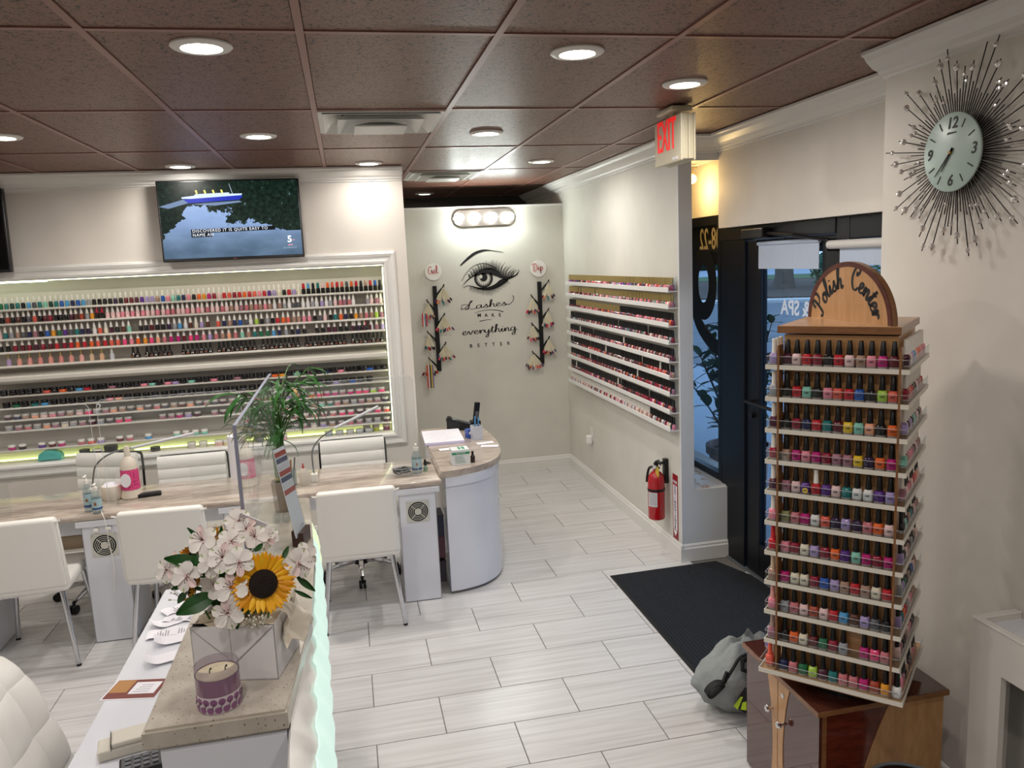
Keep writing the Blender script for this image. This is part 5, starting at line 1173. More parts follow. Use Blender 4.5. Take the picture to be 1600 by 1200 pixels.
ah = thing('cordless_handset', 'black handset standing upright behind the card terminal', 'telephone', (.895, 5.86, CZ), math.radians(10)); ob('handset', G().box(-.022, -.012, .03, .022, .012, .19, bev=.008, M=Ry(.16)), BLACK, ah); ob('cradle', G().box(-.035, -.035, 0, .04, .03, .05, bev=.008), BLACK, ah); ob('keypad', G().box(-.012, -.0135, .06, .012, -.0118, .12, M=Ry(.16)), mat('key_grey', '#55565c', .5), ah)
bx = thing('staple_box', 'blue box leaning by the pen holder', 'box', on_cab(735, 684), math.radians(20)); ob('carton', G().box(-.028, -.022, 0, .028, .03, .065, bev=.003), mat('box_blue', '#2f4f9c', .4), bx); ob('print', G().box(-.02, -.0228, .03, .02, -.0218, .05), PAPER, bx)
ph = thing('pen_holder', 'pale grey square pen holder with blue pens on the curved cabinet', 'pen holder', on_cab(745, 686), math.radians(8)); PHM = mat('holder_grey', '#b9bcc4', .35)
ob('cup', G().box(-.034, -.034, 0, .034, .034, .012).box(-.034, -.034, .012, -.030, .034, .10).box(.030, -.034, .012, .034, .034, .10).box(-.03, -.034, .012, .03, -.030, .10).box(-.03, .030, .012, .03, .034, .10), PHM, ph)
for k, (a, b, cc) in enumerate(((-.01, .0, '#4a86b8'), (.01, .01, '#5aa0c4'), (.0, -.015, '#3f6fa0'))): ob('pen', G().cyl((a, b, .015), (a*1.6+.012, b*1.6, .165-k*.012), .005, seg=8), PLAIN, ph, col=cc)
sc_ = thing('scissors', 'small black handled scissors lying at the end of the worktop', 'scissors', (.425, 4.98, TZ), .4); ob('handles', G().tube([(.018*math.cos(t)+.02, .012*math.sin(t), .006) for t in [2*PI*k/12 for k in range(13)]], .0035, 6).tube([(.018*math.cos(t)+.02, .012*math.sin(t)+.03, .006) for t in [2*PI*k/12 for k in range(13)]], .0035, 6), BLACK, sc_); ob('blades', G().box(-.09, .008, .003, .0, .016, .006).box(-.09, .012, .006, .0, .02, .009), CHROME, sc_)
gp = lathe_thing('green_polish', 'small green bottle with black cap next to the sanitizer pump', 'bottle', on_table(665, 736), [('bottle', [(0, 0), (.013, 0), (.013, .03), (.007, .036), (0, .036)], LAQ, '#7fa08c'), ('cap', [(0, .036), (.008, .036), (.007, .075), (0, .076)], BLACK, None)])
# ================================================================ RECEPTION DESK (foreground)
rd = thing('reception_desk', 'white reception desk with quilted curved front and raised quartz ledge', 'desk', (-.34, 2.4, 0))
def rdb(name, g, m, smooth=False, lab=None):
    bmesh.ops.transform(g.b, matrix=T(.34, -2.4, 0), verts=g.b.verts[:]); return ob(name, g, m, rd, smooth=smooth, label=lab)
rdb('worktop', G().box(-.825, 1.70, .715, -.42, 3.36, .75, bev=.004), WHITE); rdb('work_side_panel', G().box(-.80, 3.31, 0, -.44, 3.34, .715).box(-.80, 1.74, 0, -.44, 1.77, .715), WHITE)
rdb('riser', G().prism([(-.455, 1.66), (-.196, 1.66), (-.285, 3.24), (-.455, 3.24)], 0, 1.05), WHITE); rdb('ledge_top', G().prism([(-.487, 1.655), (-.190, 1.655), (-.157, 2.13), (-.165, 2.6), (-.21, 3.30), (-.487, 3.34)], 1.052, 1.10, bev=.006), QZ)
# quilted front, padded squares set on the diagonal
QL = mat('quilted_white', '#dcd9d6', .4); NY, NZ = 110, 54
def quilt_out(y, z):
    t = (z-.10)/.93; base = -.205 + .085*math.sin(PI*min(1, max(0, (1.05-z)/1.0))*.55) + .025*math.sin(PI*(y-1.6)/1.75)
    return base
PROF = catmull([(-.192, 1.046), (-.175, 1.036), (-.150, 1.005), (-.134, .965), (-.129, .93), (-.131, .88), (-.139, .78), (-.150, .55), (-.160, .30), (-.170, .10)], 8)
SL = [0.]
for a_, b_ in zip(PROF, PROF[1:]): SL.append(SL[-1]+(b_-a_).length)
def panel(s_, y, off=0.):
    """point on the padded front: s_ = distance down the profile"""
    k = max(i for i in range(len(SL)-1) if SL[i] <= s_+1e-9); a_, b_ = PROF[k], PROF[k+1]; t = (s_-SL[k])/(SL[k+1]-SL[k]); p = a_.lerp(b_, t); d = (b_-a_).normalized()
    fade = min(1, max(0, (s_-.01)/.04)); q = .013*(abs(math.sin(PI*(y+s_)/.15))*abs(math.sin(PI*(y-s_)/.15)))**.4*fade+off
    return (p.x - d.y*q - .047*(y-1.65) - .02*max(0, y-2.6)**1.5, y, p.y + d.x*q)
P = [[panel(SL[-1]*i/NZ, 1.50+1.76*j/NY) for j in range(NY+1)] for i in range(NZ+1)]
rdb('quilted_front', G().sheet(P, thick=.012), QL, True)
BT = G().sph((0, 0, 0), .007, 8, 5, sc=(.5, 1, 1)).mesh('tuft_button', QL)
for i in range(1, 14):
    for j in range(0, 40):
        s_ = i*.075; y = 1.575+.15*j+(.075 if i % 2 else 0)
        if y < 3.2 and s_ < SL[-1]-.03:
            p = panel(s_, y, .002); link('tuft_button', BT, rd, (p[0]+.34, p[1]-2.4, p[2]))
rdb('kick_plate', G().prism([(-.24, 1.7), (-.19, 1.7), (-.275, 3.22), (-.33, 3.22)], 0, .10), GREY)
rdb('end_panel', G().prism([(p.x, p.y) for p in PROF] + [(-.193, .10)], -1.512, -1.50, Matrix(((1, 0, 0, 0), (0, 0, -1, 0), (0, 1, 0, 0), (0, 0, 0, 1)))), WHITE)
# lit edge: coloured LED light on the quilting, put in as a glowing scalloped sheet
LEDM = mat('led_glow_mint', '#a5bdb3', .5, emit='#d9f5ea', es=.5); LEDY = mat('led_glow_yellowgreen', '#aab597', .5, emit='#e6f6c8', es=.55)
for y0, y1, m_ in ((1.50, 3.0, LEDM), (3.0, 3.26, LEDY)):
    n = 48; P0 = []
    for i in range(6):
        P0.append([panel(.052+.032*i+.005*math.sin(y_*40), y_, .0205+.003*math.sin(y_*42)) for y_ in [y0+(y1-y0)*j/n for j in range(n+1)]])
    rdb('led_glow_band', G().sheet(P0, thick=-.004), m_, True)
# clear guard standing on the ledge, chamfered corner towards the viewer
rg = thing('reception_guard', 'tall clear acrylic guard standing lengthwise on the quartz ledge', 'acrylic guard', (-.30, 2.58, 1.1005)); L0 = 2.07-2.58; L1 = 3.08-2.58
ob('sheet', G().prism([(L0, 0), (L1, 0), (L1, .555), (L0, .555)], -.0045, .0045, facing(Vector((0, 0, 0)), (0, 1, 0))), ACRH, rg)
ob('polished_edge', G().box(-.0046, L0-.003, 0, .0046, L0-.0002, .555).box(-.0046, L0, .5552, .0046, L1, .5575), EDGE, rg)
ob('foot', G().box(-.03, L1-.10, 0, -.0048, L1-.02, .03, bev=.003).box(.0048, L1-.10, 0, .03, L1-.02, .03, bev=.003), ACR, rg)
CT_ = 1.1003
# bouquet in a paper box
bo = thing('flower_box', 'white folded paper box holding the sunflower bouquet on the quartz ledge', 'flower box', (-.295, 1.90, CT_), math.radians(-13)); PBX = mat('paper_box_white', '#d9d7d8', .55)
hw, hd, hh = .098, .085, .135
ob('carton', G().box(-hw, -hd, 0, hw, hd, .003).box(-hw, -hd, 0, -hw+.0025, hd, hh).box(hw-.0025, -hd, 0, hw, hd, hh).box(-hw, -hd, 0, hw, -hd+.0025, hh).box(-hw, hd-.0025, 0, hw, hd, hh), PBX, bo)
FOLD = mat('fold_shadow_line', '#8e8c90', .7); fm = facing(Vector((0, -hd-.0012, 0)), (1, 0, 0)); g = G()
ribbon(g, [Vector((-hw+.004, hh-.004, 0)), Vector((-.045, hh*.62, 0)), Vector((0, .045, 0))], .0012); ribbon(g, [Vector((hw-.004, hh-.004, 0)), Vector((.04, hh*.6, 0)), Vector((0, .045, 0))], .0022); ribbon(g, [Vector((-.006, hh, 0)), Vector((-.006, .06, 0)), Vector((-.006, .05, 0))], .0012)
o = ob('fold_line', g, FOLD, bo); o.matrix_local = fm
ob('flap', G().prism([(-hw+.004, hh-.005), (0, .045), (hw-.004, hh-.005)], 0, .0008, facing(Vector((0, -hd-.0002, 0)), (1, 0, 0))), PBX, bo)
RIB = mat('chiffon_ribbon', '#ddd3c2', .6); rb = random.Random(2); P = []
for i in range(8): P.append([(hw+.004+.03*math.sin(i*.8+j*.5)*.5+.018*(i/7), -.05+.15*j/7+.01*math.sin(i*1.3), .155-.10*i/7+.015*math.sin(j*1.5)) for j in range(8)])
ob('ribbon', G().sheet(P, thick=.0015), RIB, bo, smooth=True)
ob('tissue', G().sheet([[(hw*1.0*(x/6-.5)*2, hd*(y/6-.5)*2, hh-.015+.025*rb.random()) for x in range(7)] for y in range(7)]), mat('kraft_tissue', '#c2b49c', .8), bo)
bi = bo.matrix_world.inverted() if False else (T(*bo.location) @ Rz(math.radians(-13))).inverted()
def bq(u, v, y): return bi @ at(u, v, y=y)
# sunflower heads
PETM = []
for cc in ('#eaa80e', '#d98e08', '#f2b81a'):
    m_ = mat('petal_'+cc[1:], cc, .5)
    P = [[(-w_*.5, t*.046, .010*t*t-.004*(1-t)), (0, t*.046, .012*t*t), (w_*.5, t*.046, .010*t*t-.004*(1-t))] for t, w_ in ((0, .006), (.25, .0125), (.5, .0145), (.75, .011), (.93, .005), (1, .001))]
    PETM.append(G().sheet(P).mesh('petal', m_, True))
DISC = mat('sunflower_disc', '#1a0d08', .9); bump(DISC, noise(DISC, coords(DISC), 260, 2), 1.0, .004)
GLEAF = mat('bouquet_leaf', '#1f4a1c', .35); ALS = mat('alstroemeria_white', '#e4ded8', .5); ALP = mat('alstroemeria_blush', '#ddc6c2', .5); ALG = mat('alstroemeria_green', '#9fb07a', .5); STM = mat('stamen_dark', '#5a2d32', .6)
STEM = mat('stem_green', '#3a6a2c', .5)
def aim(p, d, roll=0): return Matrix.Translation(p) @ Vector(d).normalized().to_track_quat('Z', 'Y').to_matrix().to_4x4() @ Rz(roll)
def sunflower(p, d, s_=1., n=26):
    f = link('sunflower', None, bo); f.matrix_local = aim(p, d)
    ob('disc', G().lathe([(0, -.004), (.028*s_, -.003), (.031*s_, .003), (.024*s_, .010), (.010*s_, .011), (0, .009)], 28), DISC, f, smooth=True)
    rp = random.Random(n)
    for ring_, (r_, tl, k0) in enumerate(((.026, .12, 0), (.025, .32, .5))):
        for k in range(n):
            a = 2*PI*(k+k0)/n+rp.uniform(-.06, .06); o = link('petal', PETM[rp.randrange(3)], f)
            o.matrix_local = Rz(a) @ T(0, r_*s_, -.002-.002*ring_) @ Rx(tl-.35+rp.uniform(-.15, .2)) @ Matrix.Scale(s_*rp.uniform(.78, .98), 4)
    ob('stem', G().cyl((0, 0, -.003), (0, .02, -.16), .005, seg=8), STEM, f)
    return f
toc = Vector((0, 0, CAMZ))
sunflower(bq(411, 912, 1.80), (bi.to_3x3() @ (toc - at(411, 912, y=1.80) + Vector((.35, .1, -.25)))), 1.06)
sunflower(bq(300, 862, 1.93), (-.5, .35, .7), .75, 20); sunflower(bq(352, 838, 1.97), (.1, .7, .7), .7, 20); sunflower(bq(302, 918, 1.90), (-.7, -.1, .3), .7, 18)
_ap = {}
for nm, m_, w0 in (('petal', ALS, .020), ('petal', ALP, .013)):
    P = [[(-w_*.5*w0/.02, t*.030, .018*t-.014*t*t+.002), (0, t*.030, .018*t-.016*t*t), (w_*.5*w0/.02, t*.030, .018*t-.014*t*t+.002)] for t, w_ in ((0, .004), (.25, .014), (.55, .025), (.8, .023), (.95, .011), (1, .001))]
    _ap[m_.name] = G().sheet(P).mesh('petal', m_, True)
_st = G().tube([(0, 0, 0), (.003, .004, .012), (.007, .012, .020)], [.0007, .0006, .0006], 4).sph((.007, .012, .0205), .0013, 5, 4).mesh('stamen', STM)
_gt = G().prism([(-.0016, .022), (.0016, .022), (.0012, .029), (0, .031), (-.0012, .029)], .0058, .0064).mesh('petal_tip', ALG)
def alstro(p, d, s_=1., roll=0.):
    f = link('alstroemeria', None, bo); f.matrix_local = aim(p, d, roll) @ Matrix.Scale(s_, 4)
    for k in range(6):
        a = 2*PI*k/6; o = link('petal', _ap[ALS.name] if k % 2 == 0 else _ap[ALP.name if (k == 1) else ALS.name], f); o.matrix_local = Rz(a) @ T(0, .002, 0 if k % 2 else -.002) @ Rx(.05 if k % 2 else -.12)
        if k % 2 == 0: q = link('petal_tip', _gt, o); q.location = (0, 0, -.0015)
    for k in range(4):
        o = link('stamen', _st, f); o.matrix_local = Rz(1.2+k*.5)
    ob('throat', G().lathe([(0, -.012), (.003, -.010), (.006, .002), (.0045, .0035), (0, .001)], 8), ALP, f); ob('stem', G().cyl((0, 0, -.01), (.0, .01, -.10), .0022, seg=5), STEM, f)
for (u, v, y, dx, dz, s_) in ((262, 890, 1.86, -.9, .25, 1.0), (292, 900, 1.83, -.45, .2, 1.12), (318, 845, 1.88, -.5, .6, 1.15), (332, 880, 1.82, -.2, .3, 1.05), (348, 872, 1.81, -.1, .5, 1.1), (373, 878, 1.80, .1, .4, 1.1), (362, 918, 1.79, .0, .1, 1.2), (357, 958, 1.78, -.1, -.25, 1.15),
                              (360, 846, 1.86, .1, .8, 1.0), (372, 815, 1.94, .1, .9, 1.05), (398, 840, 1.90, .3, .7, 1.0), (384, 828, 1.92, -.1, .9, .95), (412, 842, 1.92, .5, .6, .9), (466, 880, 1.84, .7, .3, 1.2), (475, 870, 1.87, .9, .4, 1.1), (335, 915, 1.84, -.3, 0, 1.0), (418, 838, 1.95, .3, .8, .9), (275, 880, 1.90, -.8, .5, .9)):
    dd = (toc - at(u, v, y=y)).normalized(); d = Vector((dx*.8, -.35, dz*.6)) + dd*.55; alstro(bq(u, v, y), bi.to_3x3() @ d, s_, rb.uniform(0, 6))
_P = []
for i in range(9):
    t = i/8; wd = .030*math.sin(PI*min(1, t*.92+.05))**.9*(1-.2*t); _P.append([(-wd*.5, t*.105, .006-.018*t*t), (0, t*.105, -.02*t*t), (wd*.5, t*.105, .006-.018*t*t)])
BLM = G().sheet(_P, thick=.0006).mesh('leaf', GLEAF, True)
def bleaf(u, v, y, u2, v2, y2, wsc=1., roll=0.):
    a, c = bq(u, v, y), bq(u2, v2, y2); d = c-a; f = link('leaf', BLM, bo); s_ = d.length/.105
    yv = d.normalized(); zv = (bi.to_3x3() @ (toc-at(u, v, y=y))).normalized(); xv = yv.cross(zv).normalized(); zv = xv.cross(yv)
    f.matrix_local = Matrix.Translation(a) @ Matrix((xv, yv, zv)).transposed().to_4x4() @ Ry(roll) @ Matrix.Diagonal((s_*wsc, s_, s_, 1))
for q in ((335, 930, 1.84, 276, 958, 1.80, 1.9, .2), (312, 880, 1.86, 258, 871, 1.84, 1.5, .3), (318, 895, 1.84, 306, 865, 1.86, 1.8, .2), (345, 862, 1.86, 346, 822, 1.88, 1.0, 0), (390, 860, 1.88, 392, 838, 1.9, 2.2, 0), (398, 862, 1.86, 412, 848, 1.88, 1.6, 0), (440, 875, 1.86, 452, 853, 1.88, 1.4, .3),
          (464, 900, 1.84, 492, 925, 1.83, 1.1, .3), (460, 922, 1.82, 488, 936, 1.82, .8, .2), (368, 958, 1.80, 371, 984, 1.79, 1.7, 0), (290, 925, 1.86, 278, 942, 1.84, 2.2, .2), (300, 905, 1.87, 268, 921, 1.85, 1.6, .2), (318, 850, 1.92, 294, 824, 1.92, .9, .3), (335, 940, 1.84, 345, 915, 1.85, 2.2, 0), (340, 920, 1.86, 322, 928, 1.85, 2.0, 0), (375, 930, 1.84, 385, 905, 1.85, 2.0, .2), (330, 875, 1.9, 325, 855, 1.92, 2.0, .1)): bleaf(*q)
BR = mat('babys_breath', '#dcd8cc', .7); g = G(); rbb = random.Random(8)
for (u, v, y, n) in ((392, 968, 1.79, 26), (284, 925, 1.86, 16), (340, 828, 1.95, 18), (402, 975, 1.79, 14)):
    c = bq(u, v, y)
    for _ in range(n):
        p = c+Vector((rbb.uniform(-.03, .03), rbb.uniform(-.012, .012), rbb.uniform(-.018, .018))); g.sph(p, .0026, 5, 4); g.cyl(p, c+Vector((0, .02, -.03)), .0005, seg=3)
o = ob('baby_breath', g, BR, bo); o['kind'] = 'stuff'
gc = bq(392, 818, 1.95); ob('gift_card', G().box(-.035, -.001, -.02, .035, .001, .02), PAPER, bo, tuple(gc), (.5, .55, .3))
ob('card_pick', G().cyl(gc+Vector((0, .004, -.01)), gc+Vector((.02, .03, -.16)), .0018, seg=6), ACR, bo)
g = G(); rg_ = random.Random(3)
for _ in range(60):
    p = Vector((rg_.uniform(-.075, .075), rg_.uniform(-.06, .06), rg_.uniform(.10, .19))); g.cyl((p.x*.5, p.y*.5, .03), p, .0022, seg=5)
o = ob('stems', g, STEM, bo); o['kind'] = 'stuff'
o = ob('foliage', leafcloud(130, (-.005, .02, .17), (.085, .06, .045), .05, rg_, .5), GLEAF, bo); o['kind'] = 'stuff'
# candle
ca = thing('candle', 'purple glass candle with berry print and two wicks on the quartz ledge', 'candle', (-.338, 1.722, CT_)); R_ = .047
PUR = mat('purple_glass', '#85657b', .15, coat=.5); BAND = mat('candle_band_white', '#cfc4cc', .4); WAX = mat('candle_wax', '#d8cdb0', .5); FRO = glassy('candle_clear_rim', '#e6e2e6', .05, .9, ('#d8d2d8', .15)); BER = mat('berry_purple', '#84567c', .4)
ob('band', G().lathe([(0, 0), (R_*.93, 0), (R_, .006), (R_, .040)], 40), BAND, ca, smooth=True); ob('glass', G().lathe([(R_, .0402), (R_, .078), (R_-.002, .078), (R_-.002, .0402)], 40), PUR, ca, smooth=True); ob('rim', G().lathe([(R_, .078), (R_, .098), (R_-.002, .0985), (R_-.002, .078)], 40), FRO, ca, smooth=True)
ob('wax', G().lathe([(0, .074), (R_-.003, .073), (R_-.003, .077), (.02, .0745), (0, .0745)], 32), WAX, ca, smooth=True)
for x, y in ((-.016, .002), (.016, .008)): ob('wick', G().tube([(x, y, .074), (x+.001, y, .082), (x+.003, y, .084)], .0013, 6).sph((x+.0035, y, .0845), .0024, 6, 5), BLACKM, ca)
g = G()
for r_, z0 in ((0, .011), (1, .029)):
    for k in range(17):
        a = 2*PI*(k+.5*r_)/17; c = Vector((R_*math.cos(a), R_*math.sin(a), z0)); g.lathe([(0, 0), (.0082, 0), (.0075, .0012), (0, .0014)], 14, facing(c-Vector((math.cos(a), math.sin(a), 0))*.0012, (-math.sin(a), math.cos(a), 0)), sx=1.0)
ob('berry_print', g, BER, ca, smooth=True); g = G()
for k in range(17):
    a = 2*PI*(k+.25)/17; g.tube([((R_+.0012)*math.cos(a+d), (R_+.0012)*math.sin(a+d), z) for d, z in ((0, .016), (.06, .021), (.12, .027))], .0009, 4)
ob('vine_print', g, mat('vine_dark', '#3d4038', .5), ca)
# bamboo in a taupe vase
vb = thing('bamboo_plant', 'lucky bamboo in a square taupe vase at the far end of the quartz ledge', 'plant', (-.303, 3.15, CT_)); VM = mat('vase_taupe', '#948676', .35)
ob('vase', G().lathe([(0, 0), (.028, 0), (.031, .005), (.038, .12), (.036, .122), (.032, .118), (.03, .10), (0, .10)], 24, sq=4), VM, vb, smooth=True); ob('soil', G().lathe([(0, .101), (.03, .1015), (0, .105)], 12), mat('soil', '#2a211c', .95), vb)
BAM = mat('bamboo_stalk', '#3f6a2a', .4); BL = mat('bamboo_leaf', '#2c6423', .4); BLY = mat('bamboo_leaf_yellow', '#b08a3c', .5)
_P = []
for i in range(13):
    t = i/12; wd = .019*math.sin(PI*min(1, t*.9+.07))**.8; x_ = .15*(t-.18*t*t*t); z_ = -.065*t*t*t; _P.append([(-wd*.5, x_, z_+.004), (0, x_, z_), (wd*.5, x_, z_+.004)])
BLMs = [G().sheet(_P).mesh('leaf', m_, True) for m_ in (BL, BLY)]
rv = random.Random(12); tips = []
for k in range(9):
    a = 2*PI*k/9+.3; r0 = .013 if k < 6 else .006; h = .20+.12*rv.random(); b = Vector((r0*math.cos(a), r0*math.sin(a), .09)); t_ = Vector((r0*1.6*math.cos(a), r0*1.6*math.sin(a), .12+h))
    g = G(); g.tube([b, (b+t_)*.5, t_], .0062, 8)
    for j in range(1, 5): p = b.lerp(t_, j/5); g.tube([p-Vector((0, 0, .0015)), p+Vector((0, 0, .0015))], .0073, 8)
    ob('stalk', g, BAM, vb, smooth=True)
    for s_ in range(3):
        st = b.lerp(t_, .55+.22*s_); an = rv.uniform(0, 2*PI); out = rv.uniform(.04, .17); hh_ = rv.uniform(.06, .20)
        e = st+Vector((out*math.cos(an), out*math.sin(an), hh_)); tips.append((st, e, an))
ob('tie', G().lathe([(.0215, .128), (.0235, .128), (.0235, .136), (.0215, .136)], 16), mat('gold_tie', '#b39a2c', .4), vb)
g = G()
for st, e, an in tips:
    md = (st+e)*.5+Vector((0, 0, .03)); g.tube(catmull([st, md, e], 4), .0024, 5)
ob('twigs', g, BAM, vb)
for n_, (st, e, an) in enumerate(tips):
    for q in range(6):
        f = rv.uniform(.35, 1.0); p = st.lerp(e, f)+Vector((0, 0, .03*math.sin(PI*f))); a2 = an+rv.uniform(-1.3, 1.3); el = rv.uniform(-.5, .75); o = link('leaf', BLMs[1 if (n_*6+q) % 41 == 5 else 0], vb)
        o.matrix_local = Matrix.Translation(p) @ Rz(a2-PI/2) @ Rx(el) @ Ry(rv.uniform(-.4, .4)) @ Matrix.Scale(rv.uniform(.5, .98), 4)
# card stand with airmail-striped card
bs = thing('card_stand', 'striped notice card in a dark wooden stand by the bamboo vase', 'card stand', (-.213, 2.74, CT_), math.radians(-12)); ob('wood_base', G().box(-.02, -.045, 0, .02, .05, .035, bev=.002).box(-.02, -.045, .035, -.004, .05, .055).box(.004, -.045, .035, .02, .05, .048), mat('walnut', '#3a241c', .4), bs)
tilt = Matrix.Translation((0, 0, .03)) @ Rx(-.10) @ Ry(-.20); cd_ = ob('card', G().box(-.0012, -.06, 0, .0012, .065, .31), PAPER, bs); cd_.matrix_local = tilt
for k, hx in enumerate(('#b5433a', '#d9d6da', '#35456e', '#b5433a', '#d9d6da', '#35456e', '#b5433a')):
    o = ob('stripe', G().box(.0013, -.06, .15+k*.022, .0019, .065, .167+k*.022), PLAIN, bs, col=hx); o.matrix_local = tilt
ob('clear_sleeve', G().box(-.004, -.065, 0, -.0025, .07, .315).box(.0025, -.065, 0, .004, .07, .315), ACR, bs).matrix_local = tilt
# things on the white work surface
DZ = .7503
def on_desk(u, v): p = at(u, v, z=DZ); return (p.x, p.y, DZ)
mg = thing('postcard', 'red-brown postcard with a white address panel hanging over the desk edge', 'card', on_desk(212, 1077), math.radians(-12)); ob('card', G().box(-.085, -.06, .0, .085, .06, .0012), PAPER, mg); ob('picture', G().box(-.08, -.055, .0013, .083, .057, .0016), mat('card_red', '#6e2418', .4), mg); ob('photo_panel', G().box(-.078, -.02, .0017, -.02, .055, .0019), mat('card_photo', '#a8763c', .5), mg); ob('address_panel', G().box(-.012, -.03, .0017, .07, .04, .002), PAPER, mg); g = G()
for k in range(4): g.box(.0+.004*k, -.018+k*.013, .0021, .05, -.0165+k*.013, .0023)
ob('address_print', g, INK, mg)
rp_ = random.Random(6)
for k, (u, v, a) in enumerate(((268, 972, .5), (286, 966, -.2), (262, 990, .1), (275, 1000, .25), (262, 1030, .35), (284, 952, .6))):
    q = thing('receipt', ['long curled receipt nearest the bouquet leaf on the white desk', 'receipt lying flat against the quartz riser on the white desk', 'receipt sticking out over the white desk middle', 'rolled receipt under the other slips on the white desk', 'curled grey receipt closest to the postcard', 'receipt furthest from the postcard on the white desk'][k], 'receipt', on_desk(u, v), a, 'receipts on the white desk')
    P = [[(-.07+.14*i/12, -.036+.072*j, .003+.004*k*.3+(.022*max(0, (abs(i-6)-2)/4)**2 if k in (0, 3, 4) else .003*math.sin(i))) for j in range(2)] for i in range(13)]; ob('sheet', G().sheet(P, thick=.0004), PAPER, q); g = G()
    for i in range(14 if k not in (0, 3, 4) else 0): x = -.06+.009*i; zz = .0042+.004*k*.3 if k not in (0, 3, 4) else .0038+.004*k*.3+(.022*max(0, (abs((x+.07)/.14*12-6)-2)/4)**2 if k in (0, 3, 4) else .0032); g.box(x, -.03, zz, x+.002, -.03+rp_.uniform(.015, .055), zz+.0006)
    ob('print', g, mat('receipt_ink', '#77757c', .7), q) if k not in (0, 3, 4) else None
ct_ = thing('card_machine', 'beige card machine on the white desk beside the quartz ledge corner', 'card machine', on_desk(195, 1172), math.radians(14)); BEI = mat('beige_plastic', '#c9c3b6', .45)
ob('base', G().box(-.065, -.035, 0, .065, .04, .03, bev=.006), BEI, ct_); ob('cover', G().box(-.03, -.034, .03, .066, .041, .045, bev=.006), BEI, ct_); ob('seam', G().box(-.0315, -.0345, .02, -.03, .041, .0455), GREY, ct_)
kp = thing('black_phone', 'black telephone keypad partly hidden under the quartz ledge corner', 'telephone', on_desk(226, 1196), math.radians(14)); ob('body', G().box(-.06, -.05, 0, .06, .03, .022, bev=.006), BLACK, kp); g = G()
for a in range(4):
    for b in range(3): g.box(-.045+a*.022, -.035+b*.02, .022, -.03+a*.022, -.022+b*.02, .025)
ob('keys', g, mat('key_grey', '#55565c', .5), kp)
# tufted office chair
tc2 = thing('tufted_chair', 'white tufted desk chair behind the white desk, cut by the frame corner', 'office chair', (-1.22, 2.14, 0)); NYY, NZZ = 72, 72
def tuft(y, z): return .022*(abs(math.sin(PI*(y+.02)/.135))*abs(math.sin(PI*(z+.03)/.135)))**.38
P = []
for i in range(NZZ+1):
    z = .44+.53*i/NZZ; row = []
    for j in range(NYY+1):
        u = (j/NYY-.5)*2; yy = u*.27*(1-.10*(i/NZZ)**3); ed = min(1, (1-abs(u))*7)*min(1, (1-i/NZZ)*9+.02); zz = z-.03*abs(u)**4*(i/NZZ)
        row.append((.33-.30*(z-.44)-.03+(.03+tuft(yy, z))*ed**.5, yy, zz))
    P.append(row)
ob('backrest', G().sheet(P, thick=-.05), LEATHER, tc2, smooth=True)
P = [[(.26+.42*i/20, -.25+.5*j/20, .46+.6*tuft(.42*i/20, .5*j/20)) for j in range(21)] for i in range(21)]
ob('seat', G().sheet(P, thick=-.07), LEATHER, tc2, smooth=True)
ob('gas_column', G().cyl((.45, 0, .1), (.45, 0, .40), .028, seg=14), CHROME, tc2, smooth=True)
for k in range(5):
    d = Vector((math.cos(2*PI*k/5+.2), math.sin(2*PI*k/5+.2), 0)); c = Vector((.45, 0, 0)); lg = ob('base_leg', G().tube([c+d*.02+Vector((0, 0, .11)), c+d*.27+Vector((0, 0, .07))], [.022, .014], 8), CHROME, tc2, smooth=True); ob('caster', G().sph(c+d*.28+Vector((0, 0, .028)), .028, 12, 8), BLACK, lg)

# ================================================================ ENTRY: MAT, POLISH TOWER, BAG, CONSOLE
MATM = mat('mat_black_ribbed', '#0f1218', .95); _n, _l, _b = nodes(MATM); _wv = _n.new('ShaderNodeTexWave'); _wv.wave_type = 'BANDS'; _wv.bands_direction = 'X'; _wv.inputs['Scale'].default_value = 16; _wv.inputs['Distortion'].default_value = .6; _wv.inputs['Detail'].default_value = 3; _wv.inputs['Detail Scale'].default_value = 8
_l.new(coords(MATM, 'Object', (1, 1, 1)), _wv.inputs[0]); setcol(MATM, ramp(MATM, _wv.outputs[1], [(.2, '#07090d'), (.8, '#1b2028')])); bump(MATM, _wv.outputs[1], .6, .006)
em = thing('entrance_mat', 'black ribbed entrance mat in front of the street door', 'mat', (1.90, 3.97, 0)); ob('pile', G().prism([(-.345, -.60), (.36, -.60), (.48, -.60), (.48, .30), (.36, .645), (-.345, .62)], .001, .011), MATM, em); ob('rubber_edge', G().prism([(-.368, -.625), (.50, -.625), (.50, .32), (.375, .66), (-.368, .642)], .0, .006), mat('mat_rubber', '#141518', .8), em)
# base cabinet
cb_ = thing('display_base_cabinet', 'mahogany and beech base cabinet under the polish tower', 'cabinet', (1.68, 2.415, 0)); h = .52; a0, a1, b0, b1 = -.245, .235, -.245, .245
ob('body', G().box(a0+.012, b0+.012, .0, a1, b1, h-.02), MAHOG2, cb_); ob('top', G().box(a0-.012, b0-.012, h-.02, a1+.008, b1+.008, h, bev=.002), MAHOG, cb_); ob('top_edge_band', G().box(a0-.0135, b0-.014, h-.019, a0-.0122, b1+.008, h-.001).box(a0-.0122, b0-.0135, h-.019, a1+.008, b0-.0122, h-.001), ORWOOD, cb_)
